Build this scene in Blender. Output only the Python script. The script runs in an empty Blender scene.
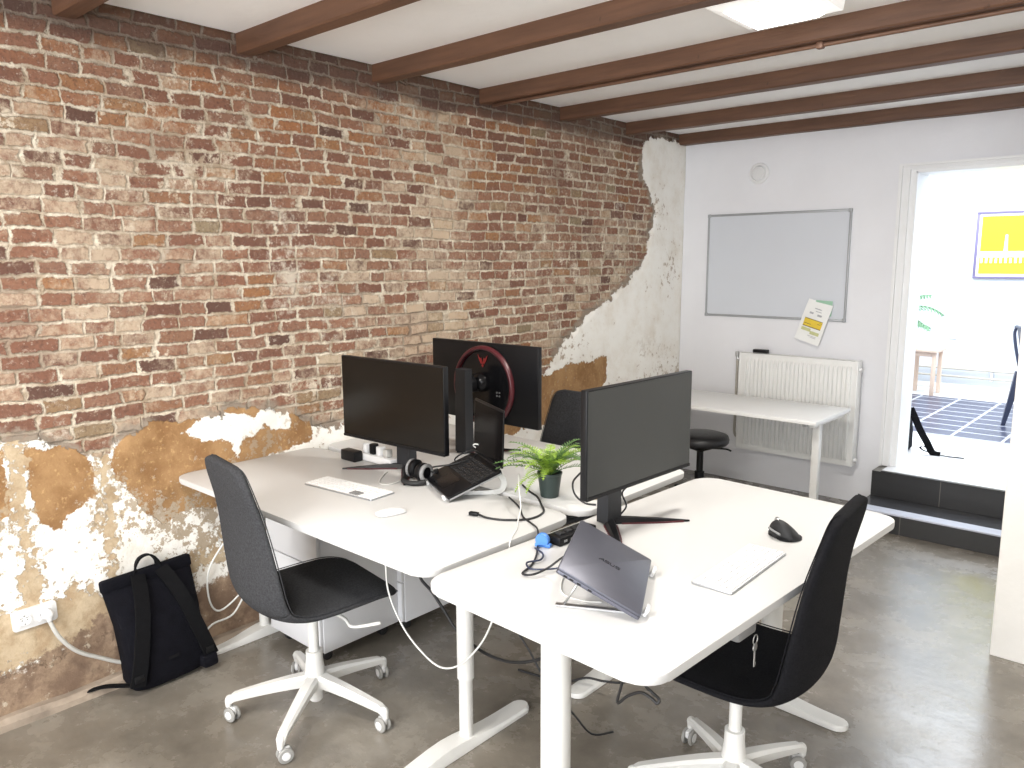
import bpy, bmesh, math, random
import numpy as np
from mathutils import Vector, Matrix, noise as mnoise
random.seed(7)
S = bpy.context.scene
COL = S.collection
PI = math.pi
X0, YB = -3.005, 5.27          # left wall plane, back wall plane
BEAM_Z, CEIL_Z = 2.424, 2.50
T = 0.765                      # desk height

# ------------------------------------------------------------------ materials
def newmat(name):
    m = bpy.data.materials.new(name); m.use_nodes = True
    nt = m.node_tree
    return m, nt, nt.nodes['Principled BSDF']

def mat(name, col, rough=0.5, metal=0.0, var=0.0, scale=8.0, bump=0.0, bscale=60.0, emit=None, estr=0.0, trans=0.0, spec=None, coat=0.0):
    m, nt, b = newmat(name)
    c = (*col, 1.0)
    b.inputs['Base Color'].default_value = c
    b.inputs['Roughness'].default_value = rough
    b.inputs['Metallic'].default_value = metal
    if spec is not None: b.inputs['Specular IOR Level'].default_value = spec
    if coat: b.inputs['Coat Weight'].default_value = coat
    if trans: b.inputs['Transmission Weight'].default_value = trans
    if emit:
        b.inputs['Emission Color'].default_value = (*emit, 1); b.inputs['Emission Strength'].default_value = estr
    tc = nt.nodes.new('ShaderNodeTexCoord')
    if var > 0:
        n = nt.nodes.new('ShaderNodeTexNoise'); n.inputs['Scale'].default_value = scale; n.inputs['Detail'].default_value = 5
        nt.links.new(tc.outputs['Object'], n.inputs['Vector'])
        r = nt.nodes.new('ShaderNodeValToRGB')
        r.color_ramp.elements[0].position = .3; r.color_ramp.elements[1].position = .7
        r.color_ramp.elements[0].color = (*[max(0, x*(1-var)) for x in col], 1)
        r.color_ramp.elements[1].color = (*[min(1, x*(1+var)) for x in col], 1)
        nt.links.new(n.outputs['Fac'], r.inputs['Fac']); nt.links.new(r.outputs['Color'], b.inputs['Base Color'])
    if bump > 0:
        n2 = nt.nodes.new('ShaderNodeTexNoise'); n2.inputs['Scale'].default_value = bscale; n2.inputs['Detail'].default_value = 4
        nt.links.new(tc.outputs['Object'], n2.inputs['Vector'])
        bp = nt.nodes.new('ShaderNodeBump'); bp.inputs['Strength'].default_value = bump; bp.inputs['Distance'].default_value = .01
        nt.links.new(n2.outputs['Fac'], bp.inputs['Height']); nt.links.new(bp.outputs['Normal'], b.inputs['Normal'])
    return m

class NG:
    """small helper for building node math"""
    def __init__(s, nt): s.nt = nt
    def new(s, t, **k):
        n = s.nt.nodes.new(t)
        for a, v in k.items(): setattr(n, a, v)
        return n
    def put(s, sock, v):
        if hasattr(v, 'is_linked') or hasattr(v, 'links'): s.nt.links.new(v, sock)
        else: sock.default_value = v
    def m(s, op, a, b=0.0, c=0.0, clamp=False):
        n = s.new('ShaderNodeMath', operation=op, use_clamp=clamp)
        s.put(n.inputs[0], a); s.put(n.inputs[1], b); s.put(n.inputs[2], c)
        return n.outputs[0]
    def xyz(s, x, y, z):
        n = s.new('ShaderNodeCombineXYZ')
        s.put(n.inputs[0], x); s.put(n.inputs[1], y); s.put(n.inputs[2], z); return n.outputs[0]
    def noise(s, vec, scale, detail=4, rough=.55):
        n = s.new('ShaderNodeTexNoise'); s.put(n.inputs['Vector'], vec)
        n.inputs['Scale'].default_value = scale; n.inputs['Detail'].default_value = detail; n.inputs['Roughness'].default_value = rough
        return n.outputs['Fac']
    def ss(s, v, lo, hi, a=0., b=1.):
        n = s.new('ShaderNodeMapRange', interpolation_type='SMOOTHSTEP')
        s.put(n.inputs['Value'], v); n.inputs['From Min'].default_value = lo; n.inputs['From Max'].default_value = hi
        n.inputs['To Min'].default_value = a; n.inputs['To Max'].default_value = b
        return n.outputs['Result']
    def mix(s, f, a, b):
        n = s.new('ShaderNodeMix', data_type='RGBA')
        s.put(n.inputs[0], f)
        for k, v in ((6, a), (7, b)):
            if isinstance(v, tuple): n.inputs[k].default_value = (*v, 1)
            else: s.nt.links.new(v, n.inputs[k])
        return n.outputs[2]
    def ramp(s, v, stops):
        n = s.new('ShaderNodeValToRGB'); cr = n.color_ramp
        while len(cr.elements) < len(stops): cr.elements.new(.5)
        for e, (p, c) in zip(cr.elements, stops): e.position = p; e.color = (*c, 1)
        s.put(n.inputs[0], v); return n.outputs[0]

def wall_material():
    m, nt, b = newmat('brick_and_plaster'); g = NG(nt)
    tc = g.new('ShaderNodeTexCoord'); sp = g.new('ShaderNodeSeparateXYZ'); nt.links.new(tc.outputs['Object'], sp.inputs[0])
    P = tc.outputs['Object']; y, z = sp.outputs[1], sp.outputs[2]
    def attr(n):
        a = g.new('ShaderNodeAttribute'); a.attribute_name = n; return a.outputs['Fac']
    RH = 0.0535
    # wobbling courses
    wz = g.m('MULTIPLY', g.m('SUBTRACT', g.noise(P, 1.2, 2), .5), .045)
    wz2 = g.m('MULTIPLY', g.m('SUBTRACT', g.noise(P, 17, 5, .65), .5), .026)
    zz = g.m('ADD', z, g.m('ADD', wz, wz2))
    rz = g.m('DIVIDE', zz, RH); row = g.m('FLOOR', rz)
    wn = g.new('ShaderNodeTexWhiteNoise', noise_dimensions='1D'); g.put(wn.inputs['W'], row); rr = wn.outputs['Value']
    jit = g.m('MULTIPLY', g.m('SUBTRACT', g.noise(g.xyz(g.m('MULTIPLY', y, 3.3), g.m('MULTIPLY', row, 7.31), 0.0), 1.0, 3), .5), 1.9)
    wy2 = g.m('MULTIPLY', g.m('SUBTRACT', g.noise(g.xyz(y, z, 4.0), 18, 5, .65), .5), .05)
    u = g.m('ADD', g.m('DIVIDE', g.m('ADD', y, wy2), .128), g.m('ADD', g.m('MULTIPLY', rr, 3.7), jit))
    col_ = g.m('FLOOR', u)
    # distance to the joint in metres
    fu = g.m('SUBTRACT', u, col_); fz = g.m('SUBTRACT', rz, row)
    du = g.m('MULTIPLY', g.m('MINIMUM', fu, g.m('SUBTRACT', 1.0, fu)), .128)
    dz = g.m('MULTIPLY', g.m('MINIMUM', fz, g.m('SUBTRACT', 1.0, fz)), RH)
    dj = g.m('MINIMUM', du, dz)
    fine = g.m('SUBTRACT', g.noise(P, 55, 5, .65), .5)
    djn = g.m('ADD', dj, g.m('MULTIPLY', fine, .017))
    wn2 = g.new('ShaderNodeTexWhiteNoise', noise_dimensions='2D'); nt.links.new(g.xyz(col_, row, 0.0), wn2.inputs['Vector'])
    rb = wn2.outputs['Value']
    wn3 = g.new('ShaderNodeTexWhiteNoise', noise_dimensions='2D'); nt.links.new(g.xyz(row, col_, 0.0), wn3.inputs['Vector'])
    rb2 = wn3.outputs['Value']
    jw = g.m('ADD', -.0005, g.m('MULTIPLY', g.noise(P, 4.5, 4, .7), .0105))
    brick = g.m('DIVIDE', g.m('SUBTRACT', djn, jw), .0035, clamp=True)
    brickcol = g.ramp(rb, [(0, (.11, .065, .05)), (.10, (.20, .10, .07)), (.40, (.30, .143, .090)), (.62, (.38, .20, .125)), (.80, (.30, .17, .115)), (.92, (.43, .21, .09)), (1, (.34, .28, .17))])
    # orange band higher up
    up = g.m('MULTIPLY', g.ss(z, 1.9, 2.15), g.ss(g.noise(P, 1.1, 2), .47, .62))
    brickcol = g.mix(g.m('MULTIPLY', up, g.ss(rb2, .3, .7)), brickcol, (.45, .20, .085))
    brickcol = g.mix(g.m('MULTIPLY', g.noise(P, 22, 5, .7), .55), brickcol, (.20, .10, .075))
    brickcol = g.mix(g.ss(g.noise(P, 75, 5, .75), .48, .68, 0, .6), brickcol, (.10, .055, .045))
    brickcol = g.mix(g.ss(g.noise(P, 48, 6, .78), .56, .66, 0, .75), brickcol, (.56, .47, .39))
    # lime film over the bricks
    film = g.m('ADD', g.m('MULTIPLY', g.noise(P, 1.3, 3), .9), g.m('MULTIPLY', g.noise(P, 30, 5, .75), .95))
    film = g.m('ADD', film, g.m('MULTIPLY', g.m('SUBTRACT', rb2, .5), .35))
    lowz = g.ss(z, .9, 2.2, .15, -.06)
    film = g.ss(g.m('ADD', film, lowz), .90, 1.26)
    brickcol = g.mix(g.m('MULTIPLY', film, .78), brickcol, (.66, .53, .39))
    mort = g.mix(g.ss(g.noise(P, 14, 6, .75), .35, .68), (.47, .36, .255), (.90, .81, .66))
    mort = g.mix(g.ss(g.noise(P, 2.0, 3), .55, .72), mort, (.36, .27, .20))
    cov = g.ss(g.m('ADD', g.noise(P, 13, 6, .75), g.m('MULTIPLY', g.noise(P, 1.8, 3), .6)), .90, .99)
    c = g.mix(g.m('MULTIPLY', brick, g.m('SUBTRACT', 1.0, g.m('MULTIPLY', cov, .85))), mort, brickcol)
    # white smear patches
    smear = g.ss(g.m('ADD', g.m('MULTIPLY', g.noise(g.xyz(0.0, y, g.m('MULTIPLY', z, .55)), 1.7, 3), 1.0), g.m('MULTIPLY', g.noise(P, 24, 5, .75), .55)), .93, 1.06)
    c = g.mix(g.m('MULTIPLY', smear, .7), c, (.74, .67, .56))
    # darker band under the ceiling
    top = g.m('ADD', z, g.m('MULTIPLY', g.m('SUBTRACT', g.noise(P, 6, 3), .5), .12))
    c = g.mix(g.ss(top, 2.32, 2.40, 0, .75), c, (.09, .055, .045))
    # ---- plaster
    nz = g.m('SUBTRACT', g.noise(P, 7, 6, .68), .5)
    nz2 = g.m('SUBTRACT', g.noise(P, 34, 5, .7), .5)
    wob = g.m('ADD', g.m('MULTIPLY', nz, .16), g.m('MULTIPLY', nz2, .05))
    pl = g.m('ADD', attr('plaster'), wob)
    plm = g.ss(pl, -.002, .004)
    rim = g.ss(pl, -.045, -.012)      # grey levelling mortar beyond the plaster's broken edge
    greym = g.mix(g.noise(P, 30, 5, .7), (.25, .20, .155), (.42, .35, .28))
    c = g.mix(g.m('MULTIPLY', rim, g.ss(g.noise(P, 4, 3), .38, .55)), c, greym)
    white = g.mix(g.ss(g.noise(P, 5, 5, .7), .38, .75), (.92, .90, .85), (.80, .75, .67))
    och = g.mix(g.ss(g.noise(P, 6, 5, .65), .35, .65), (.40, .24, .115), (.26, .14, .062))
    och = g.mix(g.ss(g.noise(P, 45, 4, .7), .55, .72, 0, .5), och, (.68, .46, .22))
    om = g.ss(g.m('ADD', attr('ochre'), g.m('MULTIPLY', wob, .8)), -.003, .003)
    p = g.mix(om, white, och)
    tan = g.mix(g.ss(g.noise(P, 10, 5, .7), .35, .65), (.40, .29, .18), (.56, .45, .31))
    dm = g.ss(g.m('ADD', attr('grime'), g.m('MULTIPLY', g.m('ADD', nz, nz2), .22)), -.008, .008)
    speck = g.ss(g.m('ADD', g.noise(P, 24, 6, .72), g.m('MULTIPLY', g.noise(P, 2.6, 2), .8)), 1.0, 1.05)
    p = g.mix(g.m('MULTIPLY', speck, g.ss(z, 1.2, .6)), p, (.42, .34, .25))
    speck2 = g.ss(g.m('ADD', g.noise(P, 20, 6, .75), g.m('MULTIPLY', g.noise(P, 2.3, 2), .5)), .90, .93)
    p = g.mix(speck2, p, (.50, .42, .34))
    p = g.mix(dm, p, tan)
    bm_ = g.ss(g.m('ADD', attr('base'), g.m('MULTIPLY', g.m('ADD', nz, nz2), .15)), -.01, .02)
    brown = g.mix(g.ss(g.noise(P, 8, 6, .7), .4, .65), (.20, .135, .095), (.36, .26, .18))
    brown = g.mix(g.ss(g.noise(P, 15, 6, .75), .60, .66), brown, (.52, .44, .34))
    p = g.mix(bm_, p, brown)
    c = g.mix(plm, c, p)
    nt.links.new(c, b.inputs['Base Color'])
    b.inputs['Roughness'].default_value = .9
    b.inputs['Specular IOR Level'].default_value = .2
    hb = g.m('ADD', g.m('MULTIPLY', g.ss(djn, .000, .008), .006), g.m('MULTIPLY', g.noise(P, 45, 7, .78), .011))
    hb = g.m('ADD', hb, g.m('MULTIPLY', g.m('MULTIPLY', rb, brick), .005))
    hp = g.m('ADD', .016, g.m('ADD', g.m('MULTIPLY', g.noise(P, 30, 5, .7), .004), g.m('MULTIPLY', g.m('SUBTRACT', 1.0, g.m('MAXIMUM', dm, om)), .0025)))
    h = g.m('ADD', g.m('MULTIPLY', hb, g.m('SUBTRACT', 1.0, plm)), g.m('MULTIPLY', hp, plm))
    bp = g.new('ShaderNodeBump'); bp.inputs['Strength'].default_value = 1.0; bp.inputs['Distance'].default_value = 1.0
    nt.links.new(h, bp.inputs['Height']); nt.links.new(bp.outputs['Normal'], b.inputs['Normal'])
    return m

def floor_material():
    m, nt, b = newmat('polished_concrete'); g = NG(nt)
    tc = g.new('ShaderNodeTexCoord'); P = tc.outputs['Object']
    n1 = g.noise(P, 1.1, 6, .62); n2 = g.noise(P, 5, 6, .68); n3 = g.noise(P, 70, 3, .6)
    f = g.m('ADD', g.m('MULTIPLY', n1, .6), g.m('MULTIPLY', n2, .4))
    c = g.ramp(f, [(.36, (.115, .100, .080)), (.5, (.185, .163, .134)), (.64, (.29, .262, .222))])
    c = g.mix(g.ss(n3, .55, .8, 0, .25), c, (.10, .085, .07))
    vor = g.new('ShaderNodeTexVoronoi'); nt.links.new(P, vor.inputs['Vector']); vor.inputs['Scale'].default_value = 3.1
    c = g.mix(g.ss(vor.outputs['Distance'], .0, .022, .6, 0), c, (.55, .50, .44))
    nt.links.new(c, b.inputs['Base Color'])
    rg = g.ss(n2, .3, .75, .18, .36); nt.links.new(rg, b.inputs['Roughness']); b.inputs['Coat Weight'].default_value = .35; b.inputs['Coat Roughness'].default_value = .28
    bp = g.new('ShaderNodeBump'); bp.inputs['Strength'].default_value = .25; bp.inputs['Distance'].default_value = .01
    nt.links.new(n2, bp.inputs['Height']); nt.links.new(bp.outputs['Normal'], b.inputs['Normal'])
    return m

def wood_material(name, c0, c1, axis=0, rough=.55):
    m, nt, b = newmat(name); g = NG(nt)
    tc = g.new('ShaderNodeTexCoord'); mp = g.new('ShaderNodeMapping')
    s = [14, 14, 14]; s[axis] = 1.0; mp.inputs['Scale'].default_value = s
    nt.links.new(tc.outputs['Object'], mp.inputs[0])
    n = g.noise(mp.outputs[0], 2.2, 6, .62); n2 = g.noise(tc.outputs['Object'], 2.0, 4)
    c = g.ramp(g.m('ADD', g.m('MULTIPLY', n, .7), g.m('MULTIPLY', n2, .3)), [(.32, c0), (.68, c1)])
    sp = g.ss(g.noise(tc.outputs['Object'], 9, 3), .70, .76)
    c = g.mix(sp, c, tuple(x*.4 for x in c0))
    nt.links.new(c, b.inputs['Base Color']); b.inputs['Roughness'].default_value = rough
    bp = g.new('ShaderNodeBump'); bp.inputs['Strength'].default_value = .35; bp.inputs['Distance'].default_value = .006
    nt.links.new(n, bp.inputs['Height']); nt.links.new(bp.outputs['Normal'], b.inputs['Normal'])
    return m

def tile_material(name, c0, c1, grout, w, h, gw, ax, rough=.3, off=(0, 0), stagger=0.5):
    """rectangular tiles on the plane spanned by the axes ax"""
    m, nt, b = newmat(name); g = NG(nt)
    tc = g.new('ShaderNodeTexCoord'); sp = g.new('ShaderNodeSeparateXYZ'); nt.links.new(tc.outputs['Object'], sp.inputs[0])
    a = g.m('ADD', sp.outputs[ax[0]], off[0]); v = g.m('ADD', sp.outputs[ax[1]], off[1])
    rv = g.m('DIVIDE', v, h); row = g.m('FLOOR', rv)
    ua = g.m('ADD', g.m('DIVIDE', a, w), g.m('MULTIPLY', row, stagger)); col_ = g.m('FLOOR', ua)
    fu = g.m('SUBTRACT', ua, col_); fv = g.m('SUBTRACT', rv, row)
    d = g.m('MINIMUM', g.m('MULTIPLY', g.m('MINIMUM', fu, g.m('SUBTRACT', 1.0, fu)), w), g.m('MULTIPLY', g.m('MINIMUM', fv, g.m('SUBTRACT', 1.0, fv)), h))
    wn = g.new('ShaderNodeTexWhiteNoise', noise_dimensions='2D'); nt.links.new(g.xyz(col_, row, 0.0), wn.inputs['Vector'])
    mp = g.new('ShaderNodeMapping'); mp.inputs['Scale'].default_value = (2, 12, 12); nt.links.new(tc.outputs['Object'], mp.inputs[0])
    t = g.m('ADD', g.m('MULTIPLY', wn.outputs['Value'], .5), g.m('MULTIPLY', g.noise(mp.outputs[0], 3, 5), .5))
    c = g.mix(t, c0, c1)
    c = g.mix(g.ss(d, gw*.5, gw*.5+.0006, 1, 0), c, grout)
    nt.links.new(c, b.inputs['Base Color']); b.inputs['Roughness'].default_value = rough
    return m

M = {}
M['wall'] = wall_material()
M['floor'] = floor_material()
M['beam'] = wood_material('beam_wood', (.075, .034, .018), (.155, .074, .040), 0)
M['pink_wood'] = wood_material('pale_birch', (.62, .47, .37), (.72, .57, .46), 2)
M['tan_wood'] = wood_material('tan_wood', (.45, .27, .12), (.62, .40, .2), 0)
M['white_wall'] = mat('white_painted_plaster', (.775, .775, .80), .85, var=.025, scale=3, bump=.12, bscale=45)
M['stub_wall'] = mat('cream_white_plaster', (.78, .76, .72), .85, var=.02, scale=3, bump=.12, bscale=45)
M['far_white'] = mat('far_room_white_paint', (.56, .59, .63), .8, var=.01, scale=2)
M['ceiling'] = mat('white_ceiling_paint', (.93, .925, .915), .9, var=.02, scale=4, bump=.1, bscale=30)
M['trimwhite'] = mat('glossy_white_trim', (.80, .80, .80), .35, var=.015, scale=5)
M['ledge'] = mat('floor_edge_mortar', (.31, .25, .195), .85, var=.3, scale=9, bump=.5, bscale=30)
M['tabletop'] = mat('white_laminate', (.595, .59, .58), .40, spec=.35, var=.008, scale=3, bump=.02, bscale=300)
M['tabletop_side'] = mat('bright_white_laminate', (.82, .815, .80), .34, var=.008, scale=3)
M['white_metal'] = mat('white_powder_coat', (.72, .715, .69), .38, var=.01, scale=6)
M['cabinet'] = mat('pale_grey_steel', (.72, .72, .735), .42, var=.012, scale=4)
M['white_plastic'] = mat('white_plastic', (.74, .74, .74), .3, var=.008, scale=9)
M['key_white'] = mat('white_key_plastic', (.86, .86, .86), .4, var=.005, scale=9)
M['alu'] = mat('silver_aluminium', (.45, .46, .48), .3, metal=.75, var=.03, scale=30)
M['steel'] = mat('brushed_steel', (.55, .55, .55), .28, metal=.9, var=.05, scale=40)
M['wbframe'] = mat('grey_aluminium_frame', (.36, .37, .38), .45, metal=.3, var=.04, scale=12)
M['wbface'] = mat('whiteboard_enamel', (.62, .645, .69), .28, var=.012, scale=3)
M['grey_plastic'] = mat('mid_grey_plastic', (.22, .22, .22), .5, var=.05, scale=15)
M['caster'] = mat('grey_caster_rubber', (.30, .295, .28), .55, var=.05, scale=20)
M['black'] = mat('satin_black_plastic', (.007, .007, .008), .38, spec=.22, var=.08, scale=12)
M['black_gloss'] = mat('gloss_black_plastic', (.006, .006, .007), .2, spec=.25, var=.1, scale=10)
M['black_matte'] = mat('matte_black_rubber', (.014, .014, .015), .65, var=.1, scale=20)
M['dark_metal'] = mat('dark_grey_stand_metal', (.022, .023, .026), .4, spec=.3, var=.06, scale=14)
M['screen_grey'] = mat('matte_monitor_panel', (.028, .030, .029), .36, spec=.5, var=.05, scale=3)
M['screen'] = mat('monitor_panel_glass', (.006, .005, .004), .25, spec=.26, var=.05, scale=3)
_sg = M['screen_gloss'] = mat('laptop_screen_glass', (.006, .005, .005), .10, spec=.22, var=.1, scale=3)
_sg.node_tree.nodes['Principled BSDF'].inputs['IOR'].default_value = 1.12
M['red'] = mat('red_trim', (.075, .009, .014), .36, var=.06, scale=14)
M['redlogo'] = mat('red_logo_paint', (.22, .012, .012), .5, var=.05, scale=20)
M['fab_dark'] = mat('charcoal_wool_fabric', (.050, .051, .055), .95, spec=.15, var=.28, scale=160, bump=.5, bscale=420)
M['fab_black'] = mat('black_wool_fabric', (.011, .011, .013), .95, spec=.12, var=.3, scale=160, bump=.5, bscale=420)
M['canvas'] = mat('black_canvas', (.005, .005, .008), .85, spec=.12, var=.25, scale=25, bump=.5, bscale=260)
M['webbing'] = mat('black_webbing', (.0055, .0055, .0065), .8, spec=.12, var=.2, scale=60, bump=.4, bscale=400)
M['vinyl'] = mat('black_vinyl', (.016, .016, .018), .35, var=.1, scale=20, bump=.15, bscale=80)
M['lap_grey'] = mat('slate_grey_laptop_metal', (.105, .107, .135), .36, metal=.45, var=.03, scale=30)
M['logo_dark'] = mat('dark_mirror_logo', (.03, .03, .035), .2, metal=.5, var=.05, scale=30)
M['pot'] = mat('dark_green_pot', (.028, .042, .038), .45, var=.06, scale=18)
M['soil'] = mat('potting_soil', (.03, .02, .013), .95, var=.5, scale=60, bump=.8, bscale=120)
M['leaf'] = mat('fern_green', (.27, .42, .045), .5, var=.3, scale=14)
M['leaf_dark'] = mat('dark_fern_green', (.085, .17, .045), .55, var=.3, scale=14)
M['palm'] = mat('palm_green', (.12, .24, .13), .5, var=.25, scale=10)
M['blue'] = mat('blue_plastic', (.07, .22, .62), .45, var=.06, scale=12)
M['cord_white'] = mat('white_cord', (.72, .72, .69), .45, var=.03, scale=20)
M['cord_grey'] = mat('grey_cord', (.50, .49, .46), .5, var=.03, scale=20)
M['cord_black'] = mat('black_cord', (.012, .012, .013), .5, var=.1, scale=20)
M['radiator'] = mat('white_radiator_enamel', (.80, .80, .78), .32, var=.01, scale=5)
M['pipe_paint'] = mat('grey_painted_pipe', (.42, .39, .34), .45, var=.12, scale=18)
M['copper'] = mat('dull_copper', (.15, .078, .048), .5, metal=.2, var=.2, scale=9)
M['yellow'] = mat('yellow_print', (.90, .78, .012), .6, var=.02, scale=9)
M['yellow_dk'] = mat('mustard_print', (.74, .60, .02), .6, var=.12, scale=30)
M['print_grey'] = mat('pale_grey_print', (.60, .62, .68), .6, var=.06, scale=25)
M['paper'] = mat('white_paper', (.82, .82, .80), .7, var=.02, scale=15)
M['paper_yellow'] = mat('yellow_paper_print', (.72, .52, .045), .7, var=.08, scale=25)
M['paper_olive'] = mat('olive_paper_print', (.55, .56, .28), .7, var=.1, scale=25)
M['paper_grey'] = mat('grey_text_ink', (.40, .40, .42), .7, var=.08, scale=50)
M['paper_dark'] = mat('brown_ink', (.22, .15, .05), .7, var=.08, scale=50)
M['paper_green'] = mat('sage_green_paper', (.33, .55, .40), .7, var=.05, scale=20)
M['navy'] = mat('navy_painted_metal', (.040, .048, .085), .35, metal=.2, var=.08, scale=14)
M['frame_navy'] = mat('violet_grey_frame', (.15, .13, .24), .4, var=.05, scale=15)
M['step'] = tile_material('black_slate_tile', (.014, .014, .016), (.034, .033, .032), (.16, .15, .13), .60, .16, .003, (0, 2), .35, (-.27, .04), .792)
M['step_top'] = mat('slate_tread', (.040, .041, .046), .24, var=.15, scale=8)
M['nosing'] = mat('pale_grey_nosing_strip', (.50, .52, .60), .35, var=.05, scale=8)
M['lip'] = mat('black_edge_strip', (.006, .006, .007), .4, var=.1, scale=12)
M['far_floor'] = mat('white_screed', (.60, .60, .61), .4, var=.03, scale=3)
M['mat_tile'] = tile_material('blue_grey_floor_plates', (.030, .034, .070), (.045, .05, .09), (.42, .44, .50),   .33, .215, .020, (0, 1), .3, (0.05, 0.0), 0.0)
M['lamp'] = mat('lit_lamp_diffuser', (.9, .9, .88), .5, emit=(1, .96, .89), estr=14, var=.01)
M['lamp_body'] = mat('lamp_frosted_side', (.80, .80, .79), .35, emit=(1, .97, .92), estr=.30, var=.01)
M['glass'] = mat('window_glass', (1, 1, 1), .02, trans=1.0)

# ------------------------------------------------------------------ geometry helpers
def link(name, me, m=None, parent=None, smooth=False, loc=None, rot=None):
    o = bpy.data.objects.new(name, me); COL.objects.link(o)
    if m is not None: me.materials.append(m)
    if parent is not None: o.parent = parent
    if loc is not None: o.location = loc
    if rot is not None: o.rotation_euler = rot
    if smooth:
        for p in me.polygons: p.use_smooth = True
    return o

def tag(o, label=None, cat=None, group=None, kind=None):
    if label: o['label'] = label
    if cat: o['category'] = cat
    if group: o['group'] = group
    if kind: o['kind'] = kind
    return o

def thing(name, label, cat, loc=(0, 0, 0), rz=0.0, group=None):
    o = bpy.data.objects.new(name, None); COL.objects.link(o)
    o.location = loc; o.rotation_euler = (0, 0, rz); o.empty_display_size = .05
    return tag(o, label, cat, group)

def copy_tree(o, parent=None):
    c = o.copy(); COL.objects.link(c)
    if parent is not None: c.parent = parent
    for ch in list(o.children): copy_tree(ch, c)
    return c

class MB:
    def __init__(s): s.bm = bmesh.new()
    def _x(s, verts, loc, rot):
        if rot is not None:
            R = rot if isinstance(rot, Matrix) else Matrix.Rotation(rot[2], 3, 'Z') @ Matrix.Rotation(rot[1], 3, 'Y') @ Matrix.Rotation(rot[0], 3, 'X')
            for v in verts: v.co = R @ v.co
        for v in verts: v.co += Vector(loc)
    def box(s, c, size, bev=0.0, rot=None, seg=2):
        r = bmesh.ops.create_cube(s.bm, size=1.0); vs = r['verts']
        for v in vs: v.co = Vector((v.co.x*size[0], v.co.y*size[1], v.co.z*size[2]))
        if bev > 0:
            es = list({e for v in vs for e in v.link_edges})
            rr = bmesh.ops.bevel(s.bm, geom=es, offset=bev, segments=seg, affect='EDGES', profile=.5)
            seen = set(vs) | set(rr['verts']); vs = [v for v in seen if v.is_valid]
        s._x(vs, c, rot); return s
    def b2(s, a, b, bev=0.0):
        c = [(a[i]+b[i])/2 for i in range(3)]; d = [abs(b[i]-a[i]) for i in range(3)]
        return s.box(c, d, bev)
    def lathe(s, prof, c=(0, 0, 0), n=28, rot=None, caps=True):
        rings = []; allv = []
        for (r, z) in prof:
            ring = [s.bm.verts.new((r*math.cos(2*PI*i/n), r*math.sin(2*PI*i/n), z)) for i in range(n)]
            rings.append(ring); allv += ring
        for a, b in zip(rings, rings[1:]):
            for i in range(n):
                s.bm.faces.new((a[i], a[(i+1) % n], b[(i+1) % n], b[i]))
        if caps:
            s.bm.faces.new(rings[0][::-1]); s.bm.faces.new(rings[-1])
        s._x(allv, c, rot); return s
    def prism(s, pts, z0, z1, loc=(0, 0, 0), rot=None, bev=0.0):
        n = len(pts); b = bev
        lo = [s.bm.verts.new((x, y, z0)) for x, y in pts]; hi = [s.bm.verts.new((x, y, z1)) for x, y in pts]
        f1 = s.bm.faces.new(lo[::-1]); f2 = s.bm.faces.new(hi)
        for i in range(n): s.bm.faces.new((lo[i], lo[(i+1) % n], hi[(i+1) % n], hi[i]))
        vs = lo+hi
        if b > 0:
            es = list(f1.edges)+list(f2.edges)
            rr = bmesh.ops.bevel(s.bm, geom=es, offset=b, segments=2, affect='EDGES', profile=.5)
            vs = [v for v in set(vs) | set(rr['verts']) if v.is_valid]
        s._x(vs, loc, rot); return s
    def tube(s, pts, r, n=8, smooth=True, closed=False, flat=None, k=6):
        """swept tube; r a number or one per point; flat=(w,h) gives a strap section"""
        P = [Vector(p) for p in pts]
        rad = list(r) if hasattr(r, '__len__') else [r]*len(P)
        if smooth and len(P) > 2:
            Q = []; RR = []
            for i in range(len(P)-1):
                p0 = P[max(i-1, 0)]; p1 = P[i]; p2 = P[i+1]; p3 = P[min(i+2, len(P)-1)]
                for j in range(k):
                    t = j/k
                    Q.append(.5*((2*p1)+(-p0+p2)*t+(2*p0-5*p1+4*p2-p3)*t*t+(-p0+3*p1-3*p2+p3)*t**3))
                    RR.append(rad[i]*(1-t)+rad[i+1]*t)
            Q.append(P[-1]); RR.append(rad[-1]); P, rad = Q, RR
        up = Vector((0, 0, 1)); rings = []; prev = None
        for i, p in enumerate(P):
            t = (P[min(i+1, len(P)-1)]-P[max(i-1, 0)])
            if t.length < 1e-9: t = Vector((0, 0, 1))
            t.normalize()
            if prev is None:
                a = t.cross(up) if abs(t.z) < .95 else t.cross(Vector((1, 0, 0)))
            else:
                a = prev - t*prev.dot(t)
            a.normalize(); b = t.cross(a); prev = a
            if flat:
                w, h = flat[0]/2, flat[1]/2
                # strap: width along the horizontal-ish normal supplied by flat[2]
                nrm = Vector(flat[2]); wd = t.cross(nrm)
                if wd.length < 1e-6: wd = a
                wd.normalize(); nn = wd.cross(t).normalized()
                ring = [s.bm.verts.new(p+wd*sx*w+nn*sy*h) for sx, sy in ((-1, -1), (1, -1), (1, 1), (-1, 1))]
            else:
                ring = [s.bm.verts.new(p+(a*math.cos(2*PI*j/n)+b*math.sin(2*PI*j/n))*rad[i]) for j in range(n)]
            rings.append(ring)
        m_ = len(rings[0])
        for A, B in zip(rings, rings[1:]):
            for j in range(m_): s.bm.faces.new((A[j], A[(j+1) % m_], B[(j+1) % m_], B[j]))
        if closed:
            A, B = rings[-1], rings[0]
            for j in range(m_): s.bm.faces.new((A[j], A[(j+1) % m_], B[(j+1) % m_], B[j]))
        else:
            s.bm.faces.new(rings[0][::-1]); s.bm.faces.new(rings[-1])
        return s
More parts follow.
